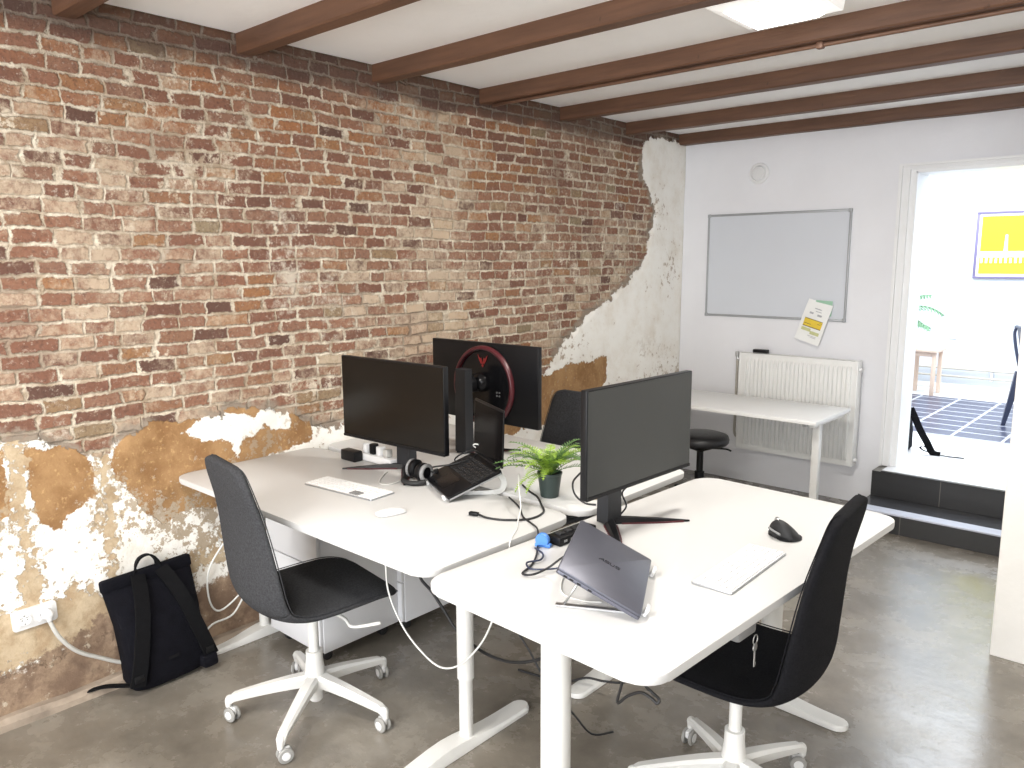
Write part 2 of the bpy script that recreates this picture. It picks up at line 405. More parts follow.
    def loft(s, rings, caps=True):
        R = [[s.bm.verts.new(p) for p in ring] for ring in rings]; n = len(R[0])
        for A, B in zip(R, R[1:]):
            for j in range(n): s.bm.faces.new((A[j], A[(j+1) % n], B[(j+1) % n], B[j]))
        if caps: s.bm.faces.new(R[0][::-1]); s.bm.faces.new(R[-1])
        return s
    def quad(s, a, b, c, d):
        s.bm.faces.new([s.bm.verts.new(p) for p in (a, b, c, d)]); return s
    def build(s, name, m, parent=None, smooth=False, loc=None, rot=None, subsurf=0, auto=None):
        bmesh.ops.recalc_face_normals(s.bm, faces=s.bm.faces)
        me = bpy.data.meshes.new(name)
        if smooth or auto:
            for f in s.bm.faces: f.smooth = True
        if auto:
            for e in s.bm.edges:
                if len(e.link_faces) == 2 and e.calc_face_angle(0) > auto: e.smooth = False
        s.bm.to_mesh(me); s.bm.free()
        o = link(name, me, m, parent, False, loc, rot)
        if subsurf:
            md = o.modifiers.new('sub', 'SUBSURF'); md.levels = subsurf; md.render_levels = subsurf
        return o

AUTO = math.radians(38)
def rrect(w, d, r, n=8):
    pts = []
    for cx, cy, a0 in ((w/2-r, d/2-r, 0), (-w/2+r, d/2-r, PI/2), (-w/2+r, -d/2+r, PI), (w/2-r, -d/2+r, 1.5*PI)):
        for i in range(n+1):
            a = a0+PI/2*i/n; pts.append((cx+r*math.cos(a), cy+r*math.sin(a)))
    return pts

# ------------------------------------------------------------------ SETTING
def signed(poly, Yv, Zv):
    """signed distance (+ inside) of points to a polygon"""
    P = np.array(poly); n = len(P); d = np.full(Yv.shape, 9.0); ins = np.zeros(Yv.shape, bool)
    for i in range(n):
        a, b = P[i], P[(i+1) % n]; e = b-a; L = e@e+1e-12
        t = np.clip(((Yv-a[0])*e[0]+(Zv-a[1])*e[1])/L, 0, 1)
        dd = np.hypot(Yv-a[0]-t*e[0], Zv-a[1]-t*e[1]); d = np.minimum(d, dd)
        c = ((a[1] > Zv) != (b[1] > Zv)) & (Yv < (b[0]-a[0])*(Zv-a[1])/((b[1]-a[1]) or 1e-9)+a[0])
        ins ^= c
    return np.where(ins, d, -d)

def build_left_wall():
    ys = np.concatenate([np.arange(-2.6, .3, .1), np.arange(.3, YB+.001, .014)]); ys[-1] = YB
    zs = np.linspace(0, CEIL_Z, 176)
    Yg, Zg = np.meshgrid(ys, zs, indexing='ij'); Y, Z = Yg.ravel(), Zg.ravel()
    bound = [(-3, .98), (.2, 1.0), (.763, 1.009), (.883, .988), (.944, .959), (1.02, .92), (1.091, .885), (1.14, .93), (1.187, .965), (1.263, .985), (1.38, .962), (1.464, .992),
             (1.616, .982), (1.779, .978), (1.90, .93), (1.99, .86), (2.139, .84), (2.7, .83), (3.3, .86), (3.655, .93), (3.80, 1.08), (4.0, 1.20), (4.221, 1.31), (4.40, 1.37), (4.57, 1.466),
             (4.70, 1.53), (4.754, 1.601), (4.837, 1.81), (4.88, 1.95), (4.80, 2.06), (4.69, 2.18), (4.68, 2.30), (4.723, 2.40), (4.80, 2.44), (6, 2.44), (6, -.5), (-3, -.5)]
    pl = signed(bound, Y, Z)
    O = [[(.827, .975), (.95, .955), (1.03, .92), (1.055, .84), (1.045, .752), (1.0, .72), (.95, .69), (.902, .655), (.86, .70), (.827, .784)],
         [(-2.8, 1.1), (.775, .975), (.775, .74), (.3, .76), (-2.8, .7)],
         [(1.10, .85), (1.16, .95), (1.26, 1.02), (1.46, 1.02), (1.8, 1.0), (2.0, .98), (1.98, .80), (1.75, .76), (1.62, .745), (1.58, .66), (1.50, .60), (1.41, .61), (1.35, .60), (1.29, .575), (1.24, .63), (1.20, .70), (1.13, .78)],
         [(3.2, 1.0), (3.655, .91), (3.9, .955), (4.1, .95), (4.31, .965), (4.30, .80), (4.22, .72), (4.05, .66), (3.6, .60), (3.2, .6)]]
    W = [[(1.37, .935), (1.45, .96), (1.50, .985), (1.60, .99), (1.70, .96), (1.80, .985), (1.877, .965), (1.862, .875), (1.80, .865), (1.75, .91), (1.69, .86), (1.65, .88), (1.615, .785), (1.586, .864), (1.457, .875)]]
    och = np.max([signed(o, Y, Z) for o in O], axis=0); och = np.minimum(och, -signed(W[0], Y, Z))
    G = [[(.765, 1.1), (.825, 1.1), (.83, .78), (.845, .45), (.82, .30), (.76, .30), (.775, .5)],
         [(1.055, .93), (1.095, .93), (1.115, .75), (1.10, .5), (1.10, .3), (1.06, .3), (1.065, .6)],
         [(.3, .40), (.78, .41), (1.0, .42), (1.2, .37), (1.22, .28), (1.0, .20), (.3, .16)],
         [(1.2, .36), (1.46, .43), (1.8, .46), (2.5, .44), (2.5, .38), (1.8, .40), (1.46, .36), (1.3, .24)]]
    gr = np.max([signed(o, Y, Z) for o in G], axis=0)
    B = [(-3, .17), (.7, .19), (.95, .24), (1.05, .31), (1.12, .20), (1.25, .22), (1.4, .27), (1.5, .29), (1.75, .30), (2.2, .26), (3, .24), (5.5, .1), (5.5, -1), (-3, -1)]
    ba = signed(B, Y, Z)
    X = np.zeros_like(Y)
    for i in range(len(Y)):
        nz = mnoise.fractal(Vector((Y[i]*3.1, Z[i]*3.1, .3)), 1.0, 2.0, 3)
        n7 = mnoise.noise(Vector((Y[i]*11, Z[i]*11, 5.3)))
        proud = 1/(1+math.exp(-(pl[i]+.03*n7)/.008))
        X[i] = X0 + .006*nz + .002*n7 - .012 + .014*proud
    nyy, nzz = len(ys), len(zs)
    idx = np.arange(nyy*nzz).reshape(nyy, nzz)
    f = np.stack([idx[:-1, :-1], idx[1:, :-1], idx[1:, 1:], idx[:-1, 1:]], -1).reshape(-1, 4)
    me = bpy.data.meshes.new('wall_left')
    nv = len(Y); co = np.stack([X, Y, Z], 1)
    # thickness: a back sheet so the wall has depth
    ext = np.array([[X0-.12, ys[0], 0], [X0-.12, ys[-1], 0], [X0-.12, ys[-1], CEIL_Z], [X0-.12, ys[0], CEIL_Z]])
    verts = np.concatenate([co, ext]).tolist(); faces = f.tolist()
    faces.append([nv, nv+3, nv+2, nv+1])
    faces.append([nv] + idx[0, :].tolist() + [nv+3]); faces.append([nv+1, nv+2]+idx[-1, ::-1].tolist())
    faces.append([nv, nv+1]+idx[::-1, 0].tolist()); faces.append([nv+3]+idx[:, -1].tolist()+[nv+2])
    me.from_pydata(verts, [], faces)
    for n, arr in (('plaster', pl), ('ochre', och), ('grime', gr), ('base', ba)):
        a = me.attributes.new(n, 'FLOAT', 'POINT')
        a.data.foreach_set('value', np.concatenate([np.clip(arr, -.3, .3), np.zeros(4)]).astype(np.float32))
    for p in me.polygons: p.use_smooth = len(p.vertices) == 4
    tag(link('wall_left', me, M['wall']), kind='structure')
build_left_wall()

def struct(mb, name, m, auto=None):
    return tag(mb.build(name, m, auto=auto), kind='structure')
DX0, DX1, DZ1 = -1.425, -.52, 2.128
struct(MB().b2((-3.2, -2.7, -.12), (2.2, 5.5, 0)), 'floor', M['floor'])
struct(MB().b2((-3.2, -2.7, CEIL_Z), (2.2, 5.46, CEIL_Z+.12)), 'ceiling', M['ceiling'])
wb = MB(); wb.b2((-3.2, YB, 0), (DX0, 5.46, CEIL_Z)); wb.b2((DX0, YB, DZ1), (DX1, 5.46, CEIL_Z)); wb.b2((DX1, YB, 0), (2.2, 5.46, CEIL_Z)); wb.b2((DX0, YB, 0), (DX1, 5.46, .26))
struct(wb, 'wall_back', M['white_wall'])
struct(MB().b2((-.54, 3.52, 0), (2.2, YB, CEIL_Z), .004), 'wall_right', M['stub_wall'])
struct(MB().b2((2.0, -2.7, 0), (2.2, 3.52, CEIL_Z)), 'wall_side', M['stub_wall'])
# street front behind the photographer: wall with a wide shop window
wf = MB(); wf.b2((-3.2, -2.75, 0), (2.2, -2.6, .55)); wf.b2((-3.2, -2.75, 2.35), (2.2, -2.6, CEIL_Z)); wf.b2((-3.2, -2.75, .55), (-2.5, -2.6, 2.35)); wf.b2((1.6, -2.75, .55), (2.2, -2.6, 2.35))
struct(wf, 'wall_front', M['stub_wall'])
wm = MB()
for x in (-2.5, -1.13, .23, 1.6): wm.b2((x-.03, -2.72, .55), (x+.03, -2.64, 2.35))
wm.b2((-2.5, -2.72, .55), (1.6, -2.64, .61)); wm.b2((-2.5, -2.72, 2.29), (1.6, -2.64, 2.35))
struct(wm, 'window_1', M['trimwhite'])
# mortar curb along the foot of the brick wall
cur = MB()
rings = []
for i in range(80):
    y = -2.6+(YB+2.6)*i/79; w = .055+.012*mnoise.noise(Vector((y*4, 0, 1))); h = .038+.01*mnoise.noise(Vector((y*5, 3, 1)))
    rings.append([(X0-.02, y, -.01), (X0+w, y, -.01), (X0+w*.93, y, h*.6), (X0+w*.6, y, h), (X0-.02, y, h)])
cur.loft(rings)
struct(cur, 'trim_1', M['ledge'])
# door frame
df = MB()
OX0, OZ1 = -1.512, 2.172
SZ = .285
vx = (0, .018, .050, .062, .091); hz_ = (0, .014, .028, .036, .047); yy0 = (YB-.040, YB-.022, YB-.034, YB-.016)
for i in range(4):
    df.b2((OX0+vx[i], yy0[i], SZ), (OX0+vx[i+1], YB+.02, OZ1-hz_[i]), 0)
    df.b2((OX0+vx[i+1], yy0[i], OZ1-hz_[i+1]), (-.44, YB+.02, OZ1-hz_[i]), 0)
df.b2((DX0-.004, YB-.012, SZ), (DX0+.012, 5.5, DZ1)); df.b2((DX0-.004, YB-.012, DZ1-.012), (DX1, 5.5, DZ1+.006))
df.b2((DX1-.012, YB-.012, SZ), (DX1+.07, 5.5, DZ1))
struct(df, 'door_1', M['trimwhite'])
# far room
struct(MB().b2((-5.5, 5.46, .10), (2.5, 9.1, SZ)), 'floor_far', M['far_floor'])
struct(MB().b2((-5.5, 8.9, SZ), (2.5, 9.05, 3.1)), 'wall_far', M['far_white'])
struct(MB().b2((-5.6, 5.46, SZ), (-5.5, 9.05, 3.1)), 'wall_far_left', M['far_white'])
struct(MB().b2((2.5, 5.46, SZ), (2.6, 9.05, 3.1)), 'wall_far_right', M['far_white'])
# glazed roof bars of the far room (open to the sky)
rb_ = MB()
for x in (-5.5, -4.2, -2.9, -1.6, -.3, 1.0, 2.3): rb_.b2((x-.02, 5.46, 3.1), (x+.02, 9.05, 3.15))
struct(rb_, 'trim_2', M['trimwhite'])
struct(MB().b2((-2.35, 6.45, SZ), (-.30, 8.27, SZ+.006)), 'trim_3', M['mat_tile'])

# ------------------------------------------------------------------ doorstep
st = thing('doorstep', 'black slate tiled double step leading up to the white doorway', 'steps', (-1.51, 4.777, 0))
o = MB().b2((0, 0, 0), (.968, .49, .119), .002).build('lower_step', M['step'], st)
MB().b2((0, -.004, .113), (.968, .34, .121), .002).build('lower_tread', M['step_top'], o)
MB().b2((.0, -.007, .112), (.968, .095, .1225), .002).build('nosing', M['nosing'], o)
o = MB().b2((0, .325, .121), (.968, .492, .279), .002).build('upper_step', M['step'], st)
MB().b2((.055, .315, .279), (.968, .69, .2845), .001).build('threshold', M['lip'], o)
thr = MB(); thr.b2((.055, .335, .2847), (.968, .70, .288), .001); thr.build('threshold_plate', M['far_floor'], o)

# ------------------------------------------------------------------ ceiling beams
beam_far = [(1.125, 'short stub of brown beam end in the top left corner of the room'),
            (1.795, 'brown ceiling beam nearest the camera that crosses the top left'),
            (2.478, 'brown ceiling beam passing just in front of the square lamp'),
            (3.188, 'brown ceiling beam behind the square lamp, carrying a copper pipe'),
            (3.872, 'brown ceiling beam next after the one with the copper pipe, towards the back wall'),
            (4.586, 'second last brown ceiling beam before the white back wall'),
            (5.262, 'last brown ceiling beam lying tight against the white back wall')]
for i, (y, lab) in enumerate(beam_far):
    x0, x1 = X0-.03, 2.05
    if y > 3.5: x1 = -.50
    mb = MB(); rings = []
    n = 40
    for k in range(n+1):
        x = x0+(x1-x0)*k/n; j = .004*mnoise.noise(Vector((x*2.3, i*7.1, 0))); j2 = .004*mnoise.noise(Vector((x*2.0, i*3.1, 9)))
        y0_, y1_, z0_ = -.038+j, .036+j2, BEAM_Z+.003*mnoise.noise(Vector((x*3, i, 4)))
        rings.append([(x, y0_, CEIL_Z+.01), (x, y0_, z0_+.006), (x, y0_+.006, z0_), (x, y1_-.006, z0_), (x, y1_, z0_+.006), (x, y1_, CEIL_Z+.01)])
    mb.loft(rings)
    o = mb.build('ceiling_beam', M['beam'], loc=(0, y-.036, 0), auto=AUTO)
    tag(o, lab, 'beam', 'brown wooden ceiling beams')
pp = thing('copper_pipe', 'thin copper pipe clipped under the ceiling beam behind the lamp', 'pipe', (-2.96, 3.158, 2.4150))
MB().tube([(0, 0, 0), (2.2, .002, 0), (4.9, 0, 0)], .0085, 10).build('pipe', M['copper'], pp, smooth=True)
c = MB(); c.box((1.73, 0, .001), (.028, .030, .030), .006); c.build('pipe_clip', M['copper'], pp, auto=AUTO)

# ------------------------------------------------------------------ lamps
def lamp(name, label, loc):
    t = thing(name, label, 'lamp', loc)
    mb = MB(); w = .150
    mb.loft([[(sx*r, sy*r, z) for sx, sy in ((-1, -1), (1, -1), (1, 1), (-1, 1))] for r, z in ((w-.02, .0), (w+.02, .012), (w+.025, .05), (w+.01, .066))])
    mb.build('housing', M['lamp_body'], t)
    d = MB(); d.loft([[(sx*r, sy*r, z) for sx, sy in ((-1, -1), (1, -1), (1, 1), (-1, 1))] for r, z in ((w-.04, -.012), (w-.024, .001))])
    d.build('diffuser', M['lamp'], t)
    return t
lamp('ceiling_lamp', 'square white lit ceiling lamp with chamfered frosted sides between two beams', (-1.225, 2.722, CEIL_Z-.064))
l2 = lamp('ceiling_lamp', 'square ceiling lamp out of view above the camera', (-1.5, .35, CEIL_Z-.064))
l3 = lamp('ceiling_lamp', 'unseen square ceiling lamp added behind the camera, nearer the street window', (-1.2, -1.5, CEIL_Z-.064))  # lamp added out of view to help light the room

# ------------------------------------------------------------------ back wall fittings
v = thing('wall_vent', 'round white vent cap high on the back wall above the whiteboard', 'vent', (-2.425, YB, 2.187), 0)
RX = (PI/2, 0, 0)
MB().lathe([(.070, 0), (.072, .006), (.066, .014), (.054, .016), (.050, .010)], (0, 0, 0), 36, RX).build('collar', M['trimwhite'], v, auto=AUTO)
MB().lathe([(.047, 0), (.048, .016), (.043, .022), (.0, .024)], (0, 0, 0), 36, RX, caps=False).build('cap', M['white_plastic'], v, auto=AUTO)

wx0, wx1, wz0, wz1 = -2.795, -1.785, 1.195, 1.922
w_ = thing('whiteboard', 'blank wide whiteboard with a thin grey frame on the back wall', 'whiteboard', (wx0, YB, wz0))
W_, H_ = wx1-wx0, wz1-wz0
MB().b2((.01, -.010, .01), (W_-.01, 0, H_-.01)).build('board', M['wbface'], w_)
fr = MB(); fr.b2((0, -.016, 0), (W_, 0, .016), .003); fr.b2((0, -.016, H_-.016), (W_, 0, H_), .003); fr.b2((0, -.016, .016), (.014, 0, H_-.016), .003); fr.b2((W_-.014, -.016, .016), (W_, 0, H_-.016), .003)
fr.build('frame', M['wbframe'], w_, auto=AUTO)
for cx, cz in ((.01, .01), (W_-.01, .01), (.01, H_-.01), (W_-.01, H_-.01)):
    MB().box((cx, -.010, cz), (.024, .018, .024), .004).build('corner_cap', M['wbframe'], w_, auto=AUTO)

# papers stuck over the lower right corner of the board
ry = math.radians(16)
def pbox(mb, x0, x1, z0, z1, y=-.001, t=.0008): mb.b2((x0, y-t, z0), (x1, y, z1)); return mb
fy = thing('flyer', 'white flyer with a yellow block hanging tilted at the whiteboard corner', 'paper', (-1.985, YB-.024, 1.185)); fy.rotation_euler = (math.radians(-3), ry, 0)
sh = MB(); hw, hh = .085, .140; rings = []
for k in range(13):
    z = -hh+2*hh*k/12; yb = -.010*math.sin(PI*k/12) - (.012*(1-k/3)**2 if k < 3 else 0)
    rings.append([(-hw, yb, z), (hw, yb-.002, z), (hw, yb+.001, z), (-hw, yb+.003, z)])
sh.loft(rings); sh.build('sheet', M['paper'], fy, smooth=False)
def curveY(z): k = (z+hh)/(2*hh)*12; return -.010*math.sin(PI*k/12)-.0022
def printed(name, m, rects):
    for (x0, x1, z0, z1) in rects:
        mb = MB()
        y0, y1 = curveY(z0), curveY(z1)
        mb.loft([[(x0, y0-.0014, z0), (x1, y0-.0028, z0), (x1, y0, z0), (x0, y0+.001, z0)], [(x0, y1-.0014, z1), (x1, y1-.0028, z1), (x1, y1, z1), (x0, y1+.001, z1)]])
        mb.build(name, m, fy)
printed('yellow_block', M['paper_yellow'], [(-.062, .062, -.034, .014)])
printed('dark_rule', M['paper_dark'], [(-.062, .062, .014, .018), (-.062, .062, -.039, -.034), (.0, .062, .004, .007), (.005, .055, -.006, -.003), (-.055, -.01, -.020, -.016)])
printed('olive_block', M['paper_olive'], [(-.064, .0, -.068, -.047), (.0, .062, -.082, -.06)])
printed('text_line', M['paper_grey'], [(-.02, .025, .088, .094), (-.045, -.02, .05, .062), (.01, .04, .045, .058), (-.01, .03, .072, .076), (-.01, .05, -.095, -.092), (.0, .05, -.103, -.1)])
gn = thing('paper_note', 'sage green paper note tucked behind the white flyer', 'paper', (-1.925, YB-.0175, 1.285)); gn.rotation_euler = (0, math.radians(3), 0)
MB().b2((-.058, -.001, -.055), (.052, 0, .045)).build('note_sheet', M['paper_green'], gn)

# radiator
RX0, RX1, RZ0, RZ1 = -2.462, -1.660, .262, .950
rad = thing('radiator', 'white ribbed panel radiator on the back wall behind the side table', 'radiator', (RX0, 5.165, RZ0))
w, h = RX1-RX0, RZ1-RZ0
nr = 26; prof = []
x = .03; step = (w-.06)/nr
for i in range(nr):
    prof += [(x, 0.0), (x+step*.22, .0), (x+step*.36, -.015), (x+step*.78, -.015), (x+step*.94, 0)]; x += step
prof = [(0, 0)]+prof+[(w, 0)]
def rows(z, amp): return [(px, py*amp, z) for px, py in prof]+[(w, .012, z), (0, .012, z)]
mb = MB(); mb.loft([rows(0, 0), rows(.035, 0), rows(.055, 1), rows(h-.055, 1), rows(h-.035, 0), rows(h, 0)])
mb.build('front_panel', M['radiator'], rad, auto=AUTO)
MB().b2((.0, .055, 0), (w, .066, h), .003).build('rear_panel', M['radiator'], rad)
for sx in (0, w): MB().b2((sx-.006, -.003, 0), (sx+.006, .075, h+.004), .004).build('side_cover', M['radiator'], rad, auto=AUTO)
gr = MB()
for k in range(int(w/.022)): gr.b2((.011+k*.022, .0, h-.004), (.018+k*.022, .066, h+.002))
gr.b2((0, -.002, h-.006), (w, .004, h+.003)); gr.b2((0, .064, h-.006), (w, .070, h+.003)); gr.build('top_grille', M['radiator'], rad)
br = MB(); br.b2((.12, .06, .1), (.15, .103, h-.1)); br.build('bracket', M['radiator'], rad); MB().b2((w-.15, .06, .1), (w-.12, .103, h-.1)).build('bracket', M['radiator'], rad)
vv = MB(); vv.tube([(-.004, .035, h-.05), (-.03, .035, h-.05), (-.038, .035, h-.02)], .011, 10); vv.lathe([(.012, 0), (.015, .004), (.015, .03), (.010, .036)], (-.038, .035, h-.03), 14)
vv.build('valve', M['steel'], rad, auto=AUTO)
MB().tube([(-.036, .04, h-.04), (-.042, .05, h-.20), (-.045, .055, .25), (-.045, .055, .10), (-.03, .08, .06), (-.03, .094, .05)], .0095, 10).build('feed_pipe', M['pipe_paint'], rad, smooth=True)
for (cx_, cz_) in ((w+.003, .04), (w+.003, h-.05)):
    MB().lathe([(.012, 0), (.012, .017), (.008, .021)], (cx_, .03, cz_), 12, (0, PI/2, 0)).build('bleed_cap', M['white_plastic'], rad, auto=AUTO)
er = thing('board_eraser', 'small black whiteboard eraser lying on top of the radiator', 'eraser', (-2.325, 5.20, .9535))
MB().box((0, 0, .017), (.105, .045, .022), .006).build('grip', M['black'], er, auto=AUTO)
MB().box((0, 0, .003), (.100, .042, .006), .001).build('felt_pad', M['grey_plastic'], er)

# ------------------------------------------------------------------ side table, stool
sx0, sx1, sy0, sy1, sz = -2.93, -1.63, 4.425, 5.00, .68
tb = thing('side_table', 'narrow white rectangular table with a straight square leg in front of the radiator', 'table', (sx0, sy0, 0))
MB().b2((0, 0, sz-.024), (sx1-sx0, sy1-sy0, sz), .003).build('tabletop', M['tabletop_side'], tb, auto=AUTO)
for lx in (.04, sx1-sx0-.062):
    lg_ = MB().b2((lx, .12, .03), (lx+.042, .165, sz-.024), .003).build('leg', M['white_metal'], tb, auto=AUTO)
    MB().b2((lx, .04, 0), (lx+.042, .50, .030), .004).build('foot', M['white_metal'], lg_, auto=AUTO)
    MB().b2((lx+.004, .05, sz-.048), (lx+.038, .52, sz-.0241), .002).build('end_rail', M['white_metal'], tb)
MB().b2((.09, .18, sz-.054), (sx1-sx0-.065, .22, sz-.0241), .002).build('rail', M['white_metal'], tb)
MB().b2((sx1-sx0-.085, .015, sz-.040), (sx1-sx0-.060, .045, sz-.0241), .002).build('corner_clip', M['steel'], tb)
MB().b2((.72, .24, sz-.05), (.95, .30, sz-.0241), .004).build('under_bracket', M['grey_plastic'], tb)

sl = thing('stool', 'low stool with a round black padded seat under the side table', 'stool', (-2.425, 4.56, 0))
MB().lathe([(.10, .405), (.17, .41), (.182, .425), (.184, .445), (.176, .465), (.15, .474), (.08, .478), (.0, .479)], n=40, caps=False).build('seat', M['vinyl'], sl, smooth=True)
MB().lathe([(.03, .36), (.09, .385), (.10, .41), (.0, .412)], n=24, caps=False).build('seat_plate', M['black'], sl, auto=AUTO)
MB().lathe([(.032, .10), (.032, .22), (.022, .225), (.022, .37)], n=20).build('column', M['black'], sl, auto=AUTO)
MB().tube([(.05, 0, .385), (.15, .05, .385), (.19, .06, .375)], .006, 8).build('lever', M['black'], sl, smooth=True)
for k in range(5):
    a = 2*PI*k/5+.3
    lg = MB().tube([(.02*math.cos(a), .02*math.sin(a), .115), (.13*math.cos(a), .13*math.sin(a), .09), (.23*math.cos(a), .23*math.sin(a), .062)], [.022, .017, .012], 10).build('leg', M['black'], sl, smooth=True)
    MB().lathe([(.018, -.018), (.026, -.014), (.026, .014), (.018, .018)], (.235*math.cos(a), .235*math.sin(a), .0262), 18, (PI/2, 0, a)).build('caster', M['black_matte'], lg, auto=AUTO)

# ------------------------------------------------------------------ desks
def tleg(parent, x, ycol, y0, y1, horizontal='y', r=.034, z1=T-.05):
    """column with telescoping tube and a long low foot; foot along y or x in the parent's frame"""
    L = MB()
    if horizontal == 'y': cx, cy = x, ycol
    else: cx, cy = ycol, x
    L.lathe([(r*.83, .028), (r*.83, .235), (r*.85, .237), (r, .240), (r, z1)], (cx, cy, 0), 28)
    leg = L.build('leg', M['white_metal'], parent, auto=AUTO)
    F = MB(); ln = y1-y0; mid = (y0+y1)/2; w_ = .078
    # tapered rounded foot, thicker in the middle
    secs = []
    for k in range(25):
        t = -math.cos(PI*k/24); s = t*ln/2
        cap = math.sqrt(max(0, 1-max(0, (abs(s)-(ln/2-w_/2))/(w_/2))**2)) if abs(s) > ln/2-w_/2 else 1
        ww = max(.004, w_/2*cap); hh_ = .020+.022*math.exp(-(s/.14)**2)
        ww2 = ww*.8
        ring = [(-ww, s, .002), (ww, s, .002), (ww, s, .013), (ww2, s, hh_), (-ww2, s, hh_), (-ww, s, .013)]
        if horizontal == 'y': ring = [(x+a, mid+b_, c_) for a, b_, c_ in ring]
        else: ring = [(mid+b_, x-a, c_) for a, b_, c_ in ring]
        secs.append(ring)
    F.loft(secs)
    F.build('foot', M['white_metal'], leg, auto=AUTO)
    return leg

def desk(label, loc, rz, w, d, legs, rr=.062):
    t = thing('desk', label, 'desk', loc, rz, None)
    MB().prism(rrect(w, d, rr), T-.022, T, bev=.004).build('tabletop', M['tabletop'], t, auto=AUTO)
    return t
dA = desk('white desk along the brick wall with the charcoal chair, keyboard and open black laptop', (-2.254, 1.6625, 0), 0, 1.488, .655, 0)
fr = MB(); fr.b2((-.66, -.14, T-.062), (.64, -.10, T-.0221), .003); fr.b2((-.66, .10, T-.062), (.64, .14, T-.0221), .003); fr.b2((-.70, -.28, T-.052), (-.63, .28, T-.0221), .006); fr.b2((.50, -.28, T-.052), (.57, .28, T-.0221), .006)
fr.build('underframe', M['white_metal'], dA, auto=AUTO)
tleg(dA, -.69, -.0, -.26, .31, r=.026); tleg(dA, .535, .02, -.46, .32, r=.028)
dB = desk('white desk beyond the first one, under the curved black monitor back and fern', (-2.245, 2.385, 0), 0, 1.49, .71, 0)
fr = MB(); fr.b2((-.66, -.14, T-.062), (.66, -.10, T-.0221), .003); fr.b2((-.66, .10, T-.062), (.66, .14, T-.0221), .003); fr.b2((-.70, -.28, T-.052), (-.63, .28, T-.0221), .006); fr.b2((.60, -.28, T-.052), (.67, .28, T-.0221), .006)
fr.build('underframe', M['white_metal'], dB, auto=AUTO)
tleg(dB, -.66, .05, -.33, .38, r=.026); tleg(dB, .62, .05, -.25, .38, r=.026)
rC = math.radians(-2.7)
dC = desk('white desk in the foreground standing across the ends of the other two desks', (-1.09, 1.985, 0), rC, .73, 1.42, 0, .068)
fr = MB(); fr.b2((-.14, -.60, T-.062), (-.10, .60, T-.0221), .003); fr.b2((.10, -.60, T-.062), (.14, .60, T-.0221), .003); fr.b2((-.30, -.63, T-.052), (.30, -.55, T-.0221), .006); fr.b2((-.30, .55, T-.052), (.30, .63, T-.0221), .006)
fr.build('underframe', M['white_metal'], dC, auto=AUTO)
tleg(dC, -.575, -.005, -.36, .31, 'x', r=.038); tleg(dC, .63, -.02, -.36, .27, 'x', r=.036)
cb = MB(); cb.b2((.30, -.33, T-.062), (.352, -.24, T-.0221), .008); cb.build('control_box', M['grey_plastic'], dC, auto=AUTO)
ky = thing('key', 'small silver key on a ring hanging under the foreground desk edge', 'key', (-.745, 1.71, T-.085))
MB().tube([(0, .012*math.cos(a), .012*math.sin(a)+.012) for a in [2*PI*k/16 for k in range(16)]], .0013, 6, smooth=False, closed=True).build('key_ring', M['steel'], ky)
kb = MB(); kb.lathe([(.0, -.0015), (.010, -.0015), (.010, .0015), (.0, .0015)], (0, 0, -.008), 16, (0, PI/2, 0), caps=False); kb.b2((-.001, -.003, -.058), (.001, .003, -.014)); kb.b2((-.001, .002, -.055), (.001, .006, -.048)); kb.build('key_blade', M['steel'], ky)

# drawer cabinets under the far desks
def cabinet(label, loc, d, w=.37):
    t = thing('drawer_cabinet', label, 'cabinet', loc, 0, 'pale grey drawer cabinets under the desks')
    MB().b2((0, .006, .055), (w, d, .600), .004).build('body', M['cabinet'], t, auto=AUTO)
    for z0, z1 in ((.06, .235), (.24, .415), (.42, .595)):
        MB().b2((.004, -.010, z0), (w-.004, .006, z1), .003).build('drawer', M['cabinet'], t, auto=AUTO)
    for sx in (.05, w-.05):
        for sy in (.05, d-.05):
            cs = MB(); cs.lathe([(.016, -.012), (.022, -.009), (.022, .009), (.016, .012)], (sx, sy, .0225), 16, (0, PI/2, 0)); cs.b2((sx-.014, sy-.008, .03), (sx+.014, sy+.008, .055)); cs.build('caster', M['black_matte'], t, auto=AUTO)
    return t
cabinet('pale grey drawer cabinet under the desk behind the charcoal chair', (-2.865, 1.655, 0), .385)
cabinet('pale grey drawer cabinet further back, behind the first cabinet', (-2.835, 2.050, 0), .45)

# ------------------------------------------------------------------ swivel chairs
def interp(P, t):
    n = len(P)-1; f = min(max(t, 0), 1)*n; i = min(int(f), n-1); u = f-i
    p0, p1, p2, p3 = [Vector(P[max(0, min(n, j))]) for j in (i-1, i, i+1, i+2)]
    return .5*((2*p1)+(-p0+p2)*u+(2*p0-5*p1+4*p2-p3)*u*u+(-p0+3*p1-3*p2+p3)*u**3)
